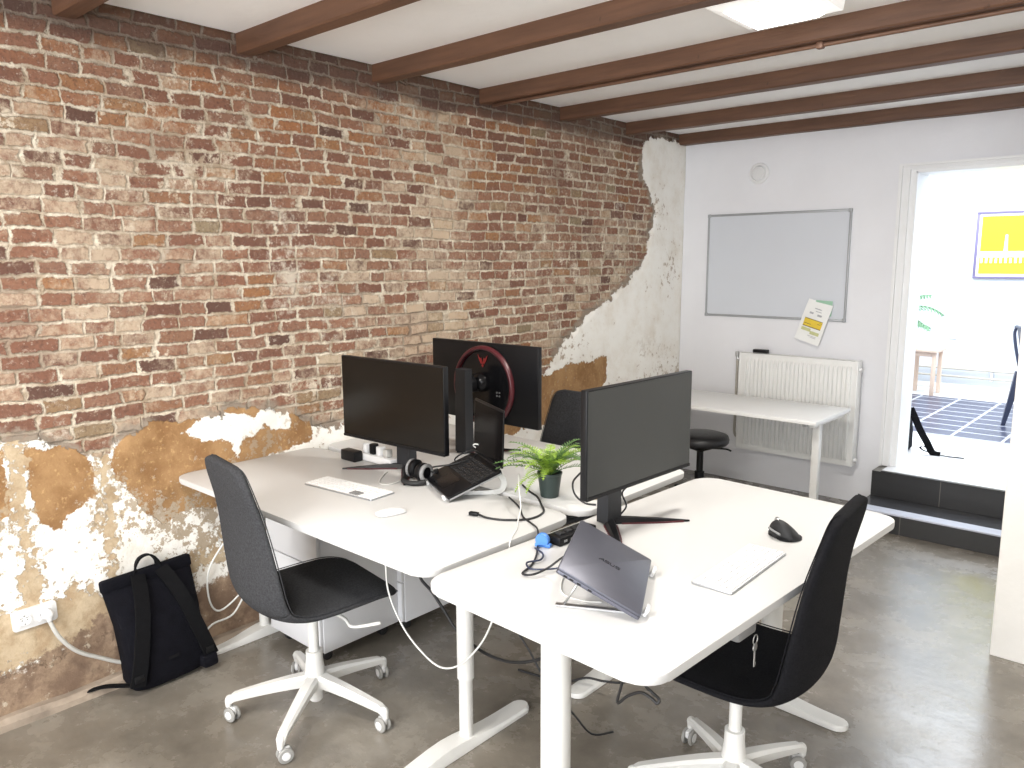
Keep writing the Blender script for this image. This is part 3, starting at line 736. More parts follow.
# profile: (forward, height, half width, edge curl)
PROF = [(.245, .425, .150, .0), (.225, .448, .190, .0), (.16, .462, .218, .002), (.07, .458, .228, .006), (-.03, .448, .230, .012), (-.11, .445, .228, .02), (-.175, .455, .226, .035),
        (-.215, .485, .226, .045), (-.232, .53, .226, .045), (-.236, .60, .225, .035), (-.238, .67, .218, .025), (-.242, .74, .205, .018), (-.250, .81, .193, .012), (-.262, .87, .184, .008), (-.272, .92, .176, .004), (-.278, .955, .155, .002), (-.281, .972, .105, 0)]
def shell_part(name, u0, u1, m, parent, nu=40, nv=24, th=.017):
    def center(u, v):
        p = interp([(a, b, c) for a, b, c, d in PROF], u); cu = interp([(d, 0, 0) for a, b, c, d in PROF], u).x
        e = .004; q1 = interp([(a, b, c) for a, b, c, d in PROF], u-e); q2 = interp([(a, b, c) for a, b, c, d in PROF], u+e)
        tn = Vector((q2.x-q1.x, q2.y-q1.y)).normalized()
        nrm = Vector((tn.y, -tn.x))        # points up on the seat, forward on the back
        hw_ = p.z
        lift = cu*(abs(v)**2.2)
        return Vector((v*hw_, p.x+nrm.x*lift, p.y+nrm.y*lift)), Vector((0, nrm.x, nrm.y))
    def thick(u, v):
        ev = math.sqrt(max(0, 1-abs(v)**10)); eu = 1.0
        if u < .03: eu = math.sqrt(max(0, 1-((.03-u)/.03)**2))
        if u > .97: eu = math.sqrt(max(0, 1-((u-.97)/.03)**2))
        return max(.0025, th*min(ev, eu))
    bm = bmesh.new(); grid = {}
    vs_ = [-math.cos(PI*j/nv) for j in range(nv+1)]
    for side in (1, -1):
        for i in range(nu+1):
            u = u0+(u1-u0)*i/nu
            for j, v in enumerate(vs_):
                c, n = center(u, v); grid[side, i, j] = bm.verts.new(c+n*side*thick(u, v))
    for i in range(nu):
        for j in range(nv):
            bm.faces.new([grid[1, i, j], grid[1, i+1, j], grid[1, i+1, j+1], grid[1, i, j+1]])
            bm.faces.new([grid[-1, i, j], grid[-1, i, j+1], grid[-1, i+1, j+1], grid[-1, i+1, j]])
        for j in (0, nv): bm.faces.new([grid[1, i, j], grid[-1, i, j], grid[-1, i+1, j], grid[1, i+1, j]])
    for i in (0, nu):
        for j in range(nv): bm.faces.new([grid[1, i, j], grid[1, i, j+1], grid[-1, i, j+1], grid[-1, i, j]])
    bmesh.ops.recalc_face_normals(bm, faces=bm.faces)
    me = bpy.data.meshes.new(name)
    for f in bm.faces: f.smooth = True
    bm.to_mesh(me); bm.free()
    o = link(name, me, m, parent)
    # piping seam along both rims
    for sd in (-1, 1):
        pm = MB(); pts = []
        for i in range(0, nu+1, 2):
            u = u0+(u1-u0)*i/nu; c, n = center(u, sd*.985); pts.append(c+n*(.0145*min(1, thick(u, .9)/th)))
        pm.tube(pts, .0018, 6, k=2)
        pm.build('piping', m, o, smooth=True)
    return o

def star_base(parent, rot, m, r=.298):
    hub = MB().lathe([(.026, .085), (.034, .09), (.040, .12), (.036, .150), (.030, .20), (.029, .235)], n=24).build('hub', m, parent, auto=AUTO)
    MB().lathe([(.020, .045), (.024, .05), (.024, .10)], n=20).build('cylinder_end', m, hub, auto=AUTO)
    MB().lathe([(.0185, .22), (.0185, .40)], n=20).build('gas_lift', m, parent, auto=AUTO)
    for k in range(5):
        a = rot+2*PI*k/5; ca, sa = math.cos(a), math.sin(a)
        secs = []
        for t in [q/14 for q in range(15)]:
            rr = .018+(r-.018)*t
            zt = .150-.055*t**1.3; ht = .046-.020*t; wd = .026-.010*t
            if t > .93: zt -= (t-.93)*.12
            secs.append([(rr*ca-sa*q*wd*s1, rr*sa+ca*q*wd*s1, zt-ht*e) for q, e, s1 in ((-1, 1, .75), (1, 1, .75), (1, .25, 1), (.6, 0, 1), (-.6, 0, 1), (-1, .25, 1))])
        mb = MB(); mb.loft(secs)
        arm = mb.build('leg', m, parent, auto=AUTO)
        # vertical drop at the tip
        rx, ry_ = r*ca, r*sa
        MB().tube([(rx-.012*ca, ry_-.012*sa, .080), (rx, ry_, .078), (rx+.003*ca, ry_+.003*sa, .050)], [.013, .0135, .010], 10).build('socket', m, arm, smooth=True)
        b = a+.7+.9*math.sin(k*2.3)
        cb_, sb_ = math.cos(b), math.sin(b)
        wx_, wy_ = rx-.012*sb_, ry_+.012*cb_
        cas = MB()
        for s_ in (-1, 1):
            cas.lathe([(.010, -.006), (.0235, -.005), (.026, -.002), (.026, .002), (.0235, .005), (.010, .006)], (wx_+s_*.012*cb_, wy_+s_*.012*sb_, .0262), 20, Matrix.Rotation(b, 3, 'Z') @ Matrix.Rotation(PI/2, 3, 'Y'))
        cas.build('caster', M['caster'], arm, auto=AUTO)
        hc = MB(); hc.box((wx_, wy_, .038), (.014, .036, .026), .005, (0, 0, b))
        for s_ in (-1, 1): hc.lathe([(.0, -.002), (.015, -.002), (.013, .002), (.0, .002)], (wx_+s_*.018*cb_, wy_+s_*.018*sb_, .0262), 16, Matrix.Rotation(b, 3, 'Z') @ Matrix.Rotation(PI/2, 3, 'Y'), caps=False)
        hc.build('caster_hood', M['white_plastic'], arm, auto=AUTO)

def chair(label, loc, rz, fabric, base_m, base_rot):
    t = thing('swivel_chair', label, 'chair', loc, rz, None)
    us = 6.6/16
    shell_part('seat', 0, us, fabric, t); shell_part('backrest', us, 1, fabric, t)
    mech = MB(); mech.box((0, -.02, .412), (.17, .20, .034), .012); mech.lathe([(.030, .375), (.036, .39), (.036, .41)], n=20)
    mech.build('seat_mount', base_m, t, auto=AUTO)
    MB().tube([(.07, .03, .402), (.15, .05, .392), (.19, .06, .375), (.255, .13, .392)], [.006, .006, .0055, .0065], 8).build('lever', M['white_metal'], t, smooth=True)
    star_base(t, base_rot, base_m)
    return t
chair('swivel chair with charcoal grey fabric shell standing left, near the black backpack', (-2.262, 1.462, 0), math.radians(-9), M['fab_dark'], M['white_metal'], math.radians(-56+9))
chair('swivel chair with black fabric shell at the foreground desk, on the right', (-.925, 2.01, 0), math.radians(95), M['fab_black'], M['white_metal'], math.radians(143-95))
chair('charcoal swivel chair beyond the desks, only its backrest top showing beside the fern', (-2.23, 2.72, 0), math.radians(180), M['fab_dark'], M['white_metal'], .3)

# ------------------------------------------------------------------ monitors
def text_prism(pts, mb, z0, z1): mb.prism(pts, z0, z1)

def monitor_stand(t, base_y, col_h, tilt=0.0, foot_len=.262, ang=math.radians(45)):
    """local frame: screen looks along -y; base_y is where the column stands"""
    c = MB(); secs = []
    for k in range(9):
        q = k/8; z = .006+col_h*q; w2 = .036-.004*q; d2 = .024-.004*q
        secs.append([(-w2, base_y-d2, z), (w2, base_y-d2, z), (w2*.9, base_y+d2, z), (-w2*.9, base_y+d2, z)])
    c.loft(secs); col_ = c.build('column', M['dark_metal'], t, auto=AUTO)
    for s_ in (-1, 1):
        dx, dy = s_*math.sin(ang), -math.cos(ang); px_, py_ = -dy, dx
        def sec(r, w2, h): 
            return [(dx*r-px_*w2, base_y+dy*r-py_*w2, .0015), (dx*r+px_*w2, base_y+dy*r+py_*w2, .0015), (dx*r+px_*w2*.5, base_y+dy*r+py_*w2*.5, h), (dx*r-px_*w2*.5, base_y+dy*r-py_*w2*.5, h)]
        f = MB(); f.loft([sec(-.02, .022, .020), sec(.06, .020, .018), sec(.16, .015, .013), sec(foot_len, .004, .006)])
        fo = f.build('foot', M['black'], t, auto=AUTO)
        g = MB(); g.loft([[(dx*r-px_*w2, base_y+dy*r-py_*w2, z_) for w2, z_ in ((-w_, .0006), (w_, .0006), (w_, .005), (-w_, .005))] for r, w_ in ((.04, .0225), (.16, .017), (foot_len-.02, .007))])
        g.build('foot_trim', M['red'], fo)
    return col_

def monitor(name, label, loc, rz, W, H, zb, base_y, panel='screen'):
    t = thing(name, label, 'monitor', loc, rz)
    y0 = 0
    MB().b2((-W/2, -.006, zb), (W/2, .018, zb+H), .003).build('casing', M['black'], t, auto=AUTO)
    bk = MB(); bk.loft([[(sx*a, y, zb+H/2+sz*b) for sx, sz in ((-1, -1), (1, -1), (1, 1), (-1, 1))] for a, b, y in ((W/2-.01, H/2-.01, .018), (W/2-.06, H/2-.05, .032), (W/2-.14, H/2-.09, .038))])
    bk.build('rear_shell', M['black'], t, auto=AUTO)
    MB().b2((-W/2+.004, -.0072, zb+.012), (W/2-.004, -.0058, zb+H-.005)).build('screen', M[panel], t)
    MB().b2((-W/2+.001, -.008, zb), (W/2-.001, -.0058, zb+.010)).build('bezel', M['black'], t)
    zc = zb+H/2
    colh = zc+.07
    col_ = monitor_stand(t, base_y, colh)
    # arm from the column to the panel back
    MB().lathe([(.036, 0), (.040, .01), (.038, abs(base_y-.03))], (0, .03, zc), 24, (-PI/2, 0, 0)).build('mount', M['black'], t, auto=AUTO)
    return t, zc, col_

# first monitor, seen from the front, on the desk with the charcoal chair
monitor('monitor', 'black screen monitor on the left desk above the white keyboard, facing the charcoal chair', (-2.390, 1.950, T), math.radians(2.0), .60, .341, .873-T, .075)
# third monitor, foreground desk, screen turned towards the right hand chair
monitor('monitor', 'dark screen monitor turned right on the foreground desk behind the grey laptop', (-1.285, 2.035, T), math.radians(88), .56, .325, .912-T, .098, 'screen_grey')
for o_ in [q for q in COL.objects if q.name.startswith('monitor.001')][0].children:
    if o_.name.split('.')[0] in ('column', 'foot'): o_.location.x = -.030
# second monitor seen from behind with the red ringed disc
t2, zc2, col2 = monitor('monitor', 'monitor seen from behind with a red ringed round back and dark column stand', (-2.417, 2.515, T), math.radians(180), .655, .356, .884-T, .155)
zcD = zc2-.013; XO = -.030
col2.location.x = -.018
dsk = MB().lathe([(.178, 0), (.180, .010), (.170, .022), (.160, .024)], (XO, .030, zcD), 64, (-PI/2, 0, 0), caps=False).build('ring_collar', M['black'], t2, auto=AUTO)
MB().lathe([(.160, .0), (.162, .018), (.167, .025), (.175, .024), (.180, .016), (.181, .006)], (XO, .032, zcD), 64, (-PI/2, 0, 0), caps=False).build('red_ring', M['red'], t2, smooth=True)
MB().lathe([(.156, .010), (.10, .013), (.0, .013)], (XO, .032, zcD), 64, (-PI/2, 0, 0), caps=False).build('round_back', M['black_gloss'], t2, smooth=True)
MB().lathe([(.045, .0), (.043, .02), (.030, .045), (.0, .048)], (XO, .045, zcD+.02), 32, (-PI/2, 0, 0), caps=False).build('hub', M['black_gloss'], t2, smooth=True)
lg = MB()   # small red winged mark near the top of the disc
for pts in ([(-.030, .052), (-.022, .030), (-.010, .010), (-.006, .014), (-.014, .034)], [(.030, .052), (.022, .030), (.010, .010), (.006, .014), (.014, .034)],
            [(-.013, .036), (-.004, .012), (-.001, .010), (-.001, .020), (-.008, .040)], [(.013, .036), (.004, .012), (.001, .010), (.001, .020), (.008, .040)],
            [(-.008, .006), (0, -.004), (.008, .006), (0, .010)]):
    lg.prism([(x_+XO, z_+zcD+.088) for x_, z_ in pts], 0, .0012, (0, 0, 0), Matrix(((1, 0, 0), (0, 0, -1), (0, 1, 0))))
o = lg.build('logo', M['redlogo'], t2); o.location = (0, .0475, 0)
kk = MB()
for (a, b) in ((-.10, -.02), (-.085, -.02), (-.10, -.035), (-.085, -.035)): kk.lathe([(.0, 0), (.004, 0), (.004, .003), (.0, .003)], (XO+a, .045, zcD+b), 10, (-PI/2, 0, 0), caps=False)
kk.build('port', M['grey_plastic'], t2)

# ------------------------------------------------------------------ keyboards and mice
def keyboard(label, loc, rz, L, D, dark_patch=False):
    t = thing('keyboard', label, 'keyboard', loc, rz)
    MB().prism(rrect(L, D, .007, 4), .0005, .006, bev=.0012).build('base', M['alu'], t, auto=AUTO)
    MB().prism(rrect(L-.004, D-.004, .006, 4), .0058, .0066).build('deck', M['white_plastic'], t)
    rows_ = 6; kw = (L-.012)/21.2; kh = (D-.010)/6
    for r in range(rows_):
        y = -D/2+.005+kh*(r+.5); x = -L/2+.006
        widths = [1]*14+[.25]+[1]*3+[.25]+[1]*4 if r > 1 else ([2.2]+[1]*10+[1.8, ]+[.25]+[1]*3+[.25]+[1]*4 if r == 1 else [1.2, 1, 1.3, 5.6, 1.3, 1.2, 1.4, 1]+[.25]+[1]*3+[.25]+[1]*4)
        f = (L-.012)/sum(widths)/1.0
        for q, w2 in enumerate(widths):
            ww = w2*f
            if w2 >= .9:
                kd = dark_patch and r in (0, 1) and ((len(widths)-8 <= q < len(widths)-5) if r == 0 else q == len(widths)-7)
                k_ = MB(); k_.box((x+ww/2, y, .0082), (ww-.0028, kh-.0030, .0036), .0008)
                if kd or (dark_patch and r == 1 and q in (len(widths)-8, len(widths)-6)):
                    k_.build('arrow_key', M['grey_plastic'], t)
                else:
                    keyb.append((t, k_))
            x += ww
    return t
def merge_keys(lst, name, t):
    # ninety eight keys are parts of their own, the rest of the far row is one part
    for (tt, k_) in lst[:98]:
        k_.build(name, M['key_white'], tt)
    if len(lst) > 98:
        rest = MB()
        for tt, k_ in lst[98:]:
            me = bpy.data.meshes.new('tmp'); k_.bm.to_mesh(me); rest.bm.from_mesh(me); bpy.data.meshes.remove(me)
        tag(rest.build(name, M['key_white'], lst[0][0]), kind='stuff')
keyb = []
keyboard('slim white keyboard with dark arrow keys on the left desk by the monitor foot', (-2.325, 1.682, T), math.radians(5.5), .365, .118, True)
merge_keys(keyb, 'key', None); keyb = []
keyboard('slim all white keyboard lying on the foreground desk next to the black mouse', (-.892, 1.930, T), math.radians(91.5), .36, .115)
merge_keys(keyb, 'key', None)

def mouse_loft(mb, secs, n=20):
    rings = []
    for (y, w2, h, z0) in secs:
        ring = []
        for i in range(n):
            a = 2*PI*i/n; cx = math.copysign(abs(math.cos(a))**.8, math.cos(a))*w2; s = math.sin(a)
            ring.append((cx, y, z0+(h*(max(0, s)**.8) if s > 0 else -.0*s)))
        rings.append(ring)
    mb.loft(rings)
m1 = thing('mouse', 'flat white mouse on the left desk beside the white keyboard', 'mouse', (-1.98, 1.600, T), math.radians(-13))
mb = MB(); mouse_loft(mb, [(-.053, .008, .004, .004), (-.048, .020, .010, .003), (-.03, .027, .0155, .002), (0, .029, .0185, .002), (.03, .027, .015, .002), (.047, .021, .009, .003), (.053, .008, .004, .004)])
mb.build('shell', M['white_plastic'], m1, smooth=True)
MB().prism(rrect(.044, .092, .018, 5), .0005, .004).build('underside', M['alu'], m1, auto=AUTO)
m2 = thing('mouse', 'tall sculpted black mouse on the foreground desk behind the white keyboard', 'mouse', (-.905, 2.255, T), math.radians(60))
mb = MB(); rings = []
for k in range(15):
    t = k/14; y = -.052+.104*t; w2 = .040*math.sin(PI*min(max(t*.92+.04, 0), 1))**.45
    h = .050*math.sin(PI*(t*.86+.07))**.7
    ring = []
    for i in range(20):
        a = 2*PI*i/20; cx = math.cos(a); s = math.sin(a)
        skew = .010
        xx = cx*w2*(1-.25*max(0, s)); zz = .002+(h*max(0, s)**.75*(1+.28*(-cx))) if s > 0 else .002+.003*0
        ring.append((xx-skew*max(0, s), y, zz))
    rings.append(ring)
mb.loft(rings); mb.build('shell', M['black_matte'], m2, smooth=True)
MB().lathe([(.009, -.004), (.011, -.002), (.011, .002), (.009, .004)], (-.010, .026, .044), 18, (0, PI/2, 0)).build('scroll_wheel', M['steel'], m2, auto=AUTO)
MB().prism(rrect(.078, .100, .03, 6), .0005, .0075).build('underside', M['black'], m2, auto=AUTO)
MB().tube([(-.040, -.03, .020), (-.044, 0, .024), (-.036, .03, .022)], .0035, 8).build('thumb_trim', M['grey_plastic'], m2, smooth=True)

# ------------------------------------------------------------------ laptops
# open black laptop: hinge frame, x along the hinge, -y towards the user
hinge = Vector((-1.968, 2.058, .862)); wdir = Vector((.903, -.43, 0)).normalized()
la = math.atan2(wdir.y, wdir.x)
lp = thing('laptop', 'open black laptop raised on a white stand, turned towards the charcoal chair', 'laptop', hinge, la)
sl_ = math.radians(20.5); D_, W_l = .218, .300
Rdk = Matrix.Rotation(sl_, 3, 'X')
def dk(v): return Rdk @ Vector(v)
b = MB(); b.prism(rrect(W_l, D_, .010, 4), -.014, 0, (0, -D_/2-.004, 0), None, .002)
for v in b.bm.verts: v.co = Rdk @ v.co
bo = b.build('base', M['black'], lp, auto=AUTO)
b = MB(); b.b2((-W_l/2, -D_-.005, -.015), (W_l/2, -D_-.003, -.008))
b.b2((W_l/2-.001, -D_, -.014), (W_l/2+.0006, -.01, -.008))
for v in b.bm.verts: v.co = Rdk @ v.co
b.build('edge_strip', M['alu'], bo)
b = MB(); b.b2((-.055, -D_+.008, .0), (.055, -D_+.082, .0007))
for v in b.bm.verts: v.co = Rdk @ v.co
b.build('touchpad', M['black_gloss'], bo)
for r in range(5):
    for q in range(13):
        b = MB(); b.box((-.132+q*.022, -D_+.105+r*.0195, .0012), (.0185, .0160, .0022), .0006)
        for v in b.bm.verts: v.co = Rdk @ v.co
        b.build('key', M['black_matte'], bo)
sc = MB(); sc.prism(rrect(W_l, .212, .008, 4), -.0025, .0025, (0, 0, 0), None, .0008)
Rs = Matrix.Rotation(math.radians(88), 3, 'X')
for v in sc.bm.verts: v.co = Rs @ (v.co+Vector((0, .108, 0)))
so = sc.build('lid', M['black'], lp, auto=AUTO)
sc = MB(); sc.b2((-W_l/2+.006, .012, .0026), (W_l/2-.006, .204, .0032))
for v in sc.bm.verts: v.co = Rs @ v.co
sc.build('screen', M['screen_gloss'], so)
hg = MB(); hg.tube([(-.11, .001, -.004), (.11, .001, -.004)], .0055, 10, smooth=False); hg.build('hinge', M['black'], lp, smooth=True)

# its white stand
sd = thing('laptop_stand', 'white bent metal stand holding up the open black laptop', 'laptop stand', (hinge.x, hinge.y, T), la)
zt = hinge.z-T-.016
for s_ in (-1, 1):
    mb = MB(); sx = s_*.105
    mb.tube([(sx, -.195, .010+.0), (sx, -.12, .038), (sx, -.04, zt-.015), (sx, -.005, zt-.008), (sx, .02, .045), (sx, .012, .010), (sx, -.04, .004), (sx*.7, -.12, .004)], .011, 8, flat=(.020, .006, (1, 0, 0)))
    ring_ = mb.build('side_arm', M['white_metal'], sd, auto=AUTO)
for v_ in ((-.105, .105),):
    MB().tube([(v_[0], -.02, zt-.014), (0, -.02, zt-.016), (v_[1], -.02, zt-.014)], .006, 8).build('cross_bar', M['white_metal'], sd, smooth=True)
    MB().tube([(-.073, -.12, .0045), (0, -.14, .0045), (.073, -.12, .0045)], .004, 8).build('foot_bar', M['white_metal'], sd, smooth=True)
for s_ in (-1, 1):
    mb = MB(); p0 = dk((s_*.105, -D_-.010, -.018)); mb.box((p0.x, p0.y, p0.z+.004), (.020, .010, .022), .003, (sl_, 0, 0)); mb.build('lip', M['white_plastic'], sd, auto=AUTO, loc=(0, 0, hinge.z-T))
    
# closed grey laptop on a folding wire stand
LA = Vector((-.915, 1.462, .783)); wd2 = Vector((-.47, .883, 0)).normalized(); dd2 = Vector((-.883, -.47, 0)).normalized()
L2W, L2D = .352, .220; rise = math.asin(.100/L2D)
a2 = math.atan2(wd2.y, wd2.x)
# local frame: x along the width, y from the low edge to the high edge
g2 = thing('laptop', 'closed slate grey laptop leaning on a wire stand on the foreground desk', 'laptop', LA, a2)
Rg = Matrix.Rotation(rise, 3, 'X')
def tilt(mb, off=(0, 0, 0)):
    for v in mb.bm.verts: v.co = Rg @ v.co + Vector(off)
    return mb
tilt(MB().prism(rrect(L2W, L2D, .008, 4), -.010, -.0005, (L2W/2, L2D/2, 0), None, .002)).build('base', M['lap_grey'], g2, auto=AUTO)
lid2 = tilt(MB().prism(rrect(L2W, L2D, .008, 4), .0, .006, (L2W/2, L2D/2, 0), None, .0015)).build('lid', M['lap_grey'], g2, auto=AUTO)
pts_ = MB()
for q in (.020, .036, .056, .085): pts_.b2((-.0006, L2D-q-.010, -.0075), (.001, L2D-q, -.0030))
tilt(pts_).build('port', M['black'], g2)
tilt(MB().b2((0.002, .002, -.0008), (L2W-.002, L2D-.002, .0002))).build('gap', M['black'], g2)
# mirror lettering in the middle of the lid: ASUS
def letters(mb, strokes, org, s, w):
    for ln in strokes:
        for (x0, y0), (x1, y1) in zip(ln, ln[1:]):
            d = Vector((x1-x0, y1-y0)); n = Vector((-d.y, d.x)).normalized()*w/2; e = d.normalized()*w/2
            P_ = [(x0-e.x+n.x, y0-e.y+n.y), (x0-e.x-n.x, y0-e.y-n.y), (x1+e.x-n.x, y1+e.y-n.y), (x1+e.x+n.x, y1+e.y+n.y)]
            mb.prism([(org[0]+p*s, org[1]+q*s) for p, q in P_], .0061, .0066)
A_ = [[(0, 0), (.75, 1), (.85, 1), (.95, 0)], [(.40, .35), (.9, .35)]]
S_ = [[(1, 1), (.25, 1), (.1, .75), (.25, .52), (.8, .48), (.95, .25), (.8, 0), (0, 0)]]
U_ = [[(.1, 1), (.05, .2), (.2, 0), (.75, 0), (.9, .2), (.95, 1)]]
lm = MB(); xo = 0
for gl, ww in ((A_, 1.2), (S_, 1.2), (U_, 1.2), (S_, 1.0)):
    letters(lm, [[(x_+xo, y_) for x_, y_ in ln] for ln in gl], (0, 0), .0125, .2); xo += ww
# reads from the low edge: text baseline towards the hinge (lid logo reads from the other side when open)
for v in lm.bm.verts:
    x_, y_ = v.co.x, v.co.y
    v.co.x = L2W/2-.006+y_; v.co.y = L2D/2+.026-x_
tilt(lm).build('logo', M['logo_dark'], lid2)
ws = thing('laptop_stand', 'folding silver wire stand with clear tabs under the grey laptop', 'laptop stand', (LA.x, LA.y, T), a2)
for sx in (.055, L2W-.055):
    p_lo = Rg @ Vector((sx, -.004, -.015)); p_hi = Rg @ Vector((sx, L2D*.72, -.0145)); dz_ = LA.z-T
    mb = MB(); mb.tube([(sx, -.012, .0045), (sx, L2D*.95, .0045)], .004, 8, smooth=False, flat=(.014, .005, (0, 0, 1))); mb.build('floor_bar', M['steel'], ws)
    mb = MB(); mb.tube([(sx, L2D*.86, .006), (p_hi.x, p_hi.y, p_hi.z+dz_)], .0032, 8, smooth=False); mb.build('strut', M['steel'], ws, smooth=True)
    mb = MB(); mb.tube([(p_lo.x, p_lo.y, max(.010, p_lo.z+dz_)), (p_hi.x, p_hi.y, p_hi.z+dz_)], .0035, 8, smooth=False, flat=(.014, .003, (0, 0, 1))); mb.build('support_bar', M['steel'], ws)
    mb = MB(); q_ = Rg @ Vector((sx, -.012, .0)); mb.box((q_.x, q_.y, q_.z+dz_), (.026, .010, .026), .003, (rise, 0, 0)); mb.build('tab', M['white_plastic'], ws, auto=AUTO)

# ------------------------------------------------------------------ headphones, power strip, bits
hp = thing('headphones', 'black headphones with a grey inner band lying behind the open laptop', 'headphones', (-2.205, 1.925, T), math.radians(5))
for s_ in (-1, 1):
    cup = MB().lathe([(.0, -.016), (.030, -.016), (.036, -.008), (.036, .006), (.028, .014), (.0, .015)], (s_*.030, -.012*s_, .043), 28, Matrix.Rotation(math.radians(90), 3, 'Y'), caps=False).build('ear_cup', M['black'], hp, auto=AUTO)
    MB().lathe([(.022, -.002), (.034, .0), (.036, .009), (.030, .015), (.022, .012)], (s_*.030+s_*.012, -.012*s_, .043), 28, Matrix.Rotation(math.radians(90*s_), 3, 'Y'), caps=False).build('ear_pad', M['grey_plastic'], cup, smooth=True)
pts = [(.045*math.cos(a)*1.35, .01+.075*math.sin(a), .012+.030*abs(math.cos(a))) for a in [PI*k/12 for k in range(13)]]
MB().tube(pts, .007, 8, flat=(.020, .007, (0, 1, .3))).build('headband', M['black_matte'], hp, auto=AUTO)
MB().tube([(-.05, -.03, .010), (-.02, -.065, .012), (.03, -.062, .010), (.06, -.03, .014)], .010, 8).build('cable_bundle', M['black_matte'], hp, smooth=True)

ps = thing('power_strip', 'white power strip with plugs behind the left monitor', 'power strip', (-2.86, 2.0, T), 0)
MB().b2((.10, -.024, .001), (.42, .025, .032), .005).build('body', M['white_plastic'], ps, auto=AUTO)
for k, (x_, m_, h_) in enumerate(((.24, 'white_plastic', .042), (.285, 'black', .045), (.33, 'white_plastic', .040), (.375, 'cord_grey', .035))):
    MB().b2((x_-.014, -.016, .0325), (x_+.014, .016, .0325+h_), .005).build('plug', M[m_], ps, auto=AUTO)
pa = tag(MB().box((0, 0, .0225), (.095, .045, .045), .005).build('power_adapter', M['black'], loc=(-2.665, 1.950, T), auto=AUTO), 'black power adapter block lying under the left monitor edge, in front of the power strip', 'adapter')
dk_ = thing('docking_station', 'black docking box between the grey laptop and the monitor column', 'docking station', (-1.385, 1.815, T), math.radians(87))
MB().box((0, 0, .014), (.17, .055, .027), .004).build('body', M['black'], dk_, auto=AUTO)
mb = MB()
for k in range(5): mb.box((-.06+k*.03, -.0275, .014), (.014, .002, .007), .0005)
mb.build('port', M['grey_plastic'], dk_)
mb = MB()
for k in range(4): mb.box((-.055+k*.035, .0, .0295), (.022, .024, .010), .003)
mb.build('plug', M['black_matte'], dk_)
bl = thing('tape_dispenser', 'small bright blue plastic holder beside the black docking box', 'tape dispenser', (-1.405, 1.700, T), math.radians(20))
MB().lathe([(.0, -.010), (.019, -.010), (.021, -.006), (.021, .006), (.019, .010), (.0, .010)], (0, 0, .0215), 24, RX, caps=False).build('wheel', M['blue'], bl, auto=AUTO)
MB().b2((-.022, -.010, .001), (.026, .010, .012), .003).build('foot', M['blue'], bl, auto=AUTO)
wbk = tag(MB().box((0, 0, .011), (.045, .03, .020), .003).build('wooden_block', M['tan_wood'], loc=(-1.575, 2.185, T+.0005), auto=AUTO), 'small tan wooden block beside the right monitor edge, next to the fern', 'block')

# ------------------------------------------------------------------ fern
fn = thing('potted_fern', 'bright green fern in a small dark green pot on the desk corner', 'plant', (-1.706, 2.103, T))
MB().lathe([(.030, .0), (.0325, .002), (.043, .082), (.0455, .084), (.0455, .090), (.041, .090), (.039, .076)], n=36, caps=False).build('pot', M['pot'], fn, auto=AUTO)
MB().lathe([(.0, .076), (.020, .079), (.0405, .077)], n=24, caps=False).build('soil', M['soil'], fn, smooth=True)
rnd = random.Random(5)
cam_dirs = []
def frond(az, L, up, droop, m, wid=.027):
    bm = bmesh.new(); n = 19
    ca, sa = math.cos(az), math.sin(az); pts = []
    r = .006; z = .080
    for k in range(n+1):
        t = k/n; ang = up-(up+droop)*t**1.25
        pts.append(Vector((r*ca, r*sa, z))); r += L/n*math.cos(ang); z += L/n*math.sin(ang)
        z = max(z, .012 if r > .04 else .08)
    side = Vector((-sa, ca, 0))
    for k in range(1, n):
        t = k/n; p = pts[k]; tn = (pts[k+1]-pts[k-1]).normalized(); nr = side.cross(tn)
        w_ = wid*math.sin(PI*min(1, (t*.86+.14)))**.7*(1.05-.2*t)
        if t < .12: continue
        for s_ in (-1, 1):
            dr = (side*s_+tn*.45).normalized(); dr = (dr+nr*rnd.uniform(-.25, .15)).normalized()
            a = p; hw_ = L/n*.30
            mid = p+dr*w_*.5
            v = [bm.verts.new(q) for q in (a-tn*hw_*.5, mid-tn*hw_*.95-nr*.001, p+dr*w_-nr*.003, mid+tn*hw_*.9-nr*.001, a+tn*hw_*.5)]
            bm.faces.new(v)
    me = bpy.data.meshes.new('frond')
    g = MB(); g.bm.free(); g.bm = bm
    g.tube(pts, [.0013]*(n)+[.0005], 5, smooth=False)
    bm.to_mesh(me); bm.free()
    link('frond', me, m, fn)
for k in range(50):
    az = k*2.39996+rnd.uniform(-.3, .3); up = rnd.uniform(.65, 1.5); L = rnd.uniform(.12, .205)
    frond(az, L, up, rnd.uniform(.1, .9), M['leaf'] if k % 3 else M['leaf_dark'])
for az, L, up, dr in ((PI+.85, .21, .65, .35), (PI+.62, .20, .45, .45), (PI+1.6, .15, .35, 1.25), (PI+1.25, .16, .3, 1.2), (.75, .20, .75, .35), (.45, .18, .6, .5), (.95, .19, .95, .2), (PI+.4, .20, 1.2, .2), (1.3, .19, 1.3, .15), (0.1, .21, 1.25, .1)):
    frond(az, L, up, dr, M['leaf_dark'] if dr < .6 and L > .15 else M['leaf'], .022)

# ------------------------------------------------------------------ cords
def cord(name, label, pts, r, m, cat='cable', ends=None):
    t = thing(name, label, cat, pts[0])
    o0 = Vector(pts[0])
    MB().tube([Vector(p)-o0 for p in pts], r, 8).build('cord', M[m], t, smooth=True)
    if ends:
        for (nm, size, mm, p, rz) in ends: MB().box(Vector(p)-o0, size, min(size)*.25, (0, 0, rz)).build(nm, M[mm], t, auto=AUTO)
    return t
WX = X0
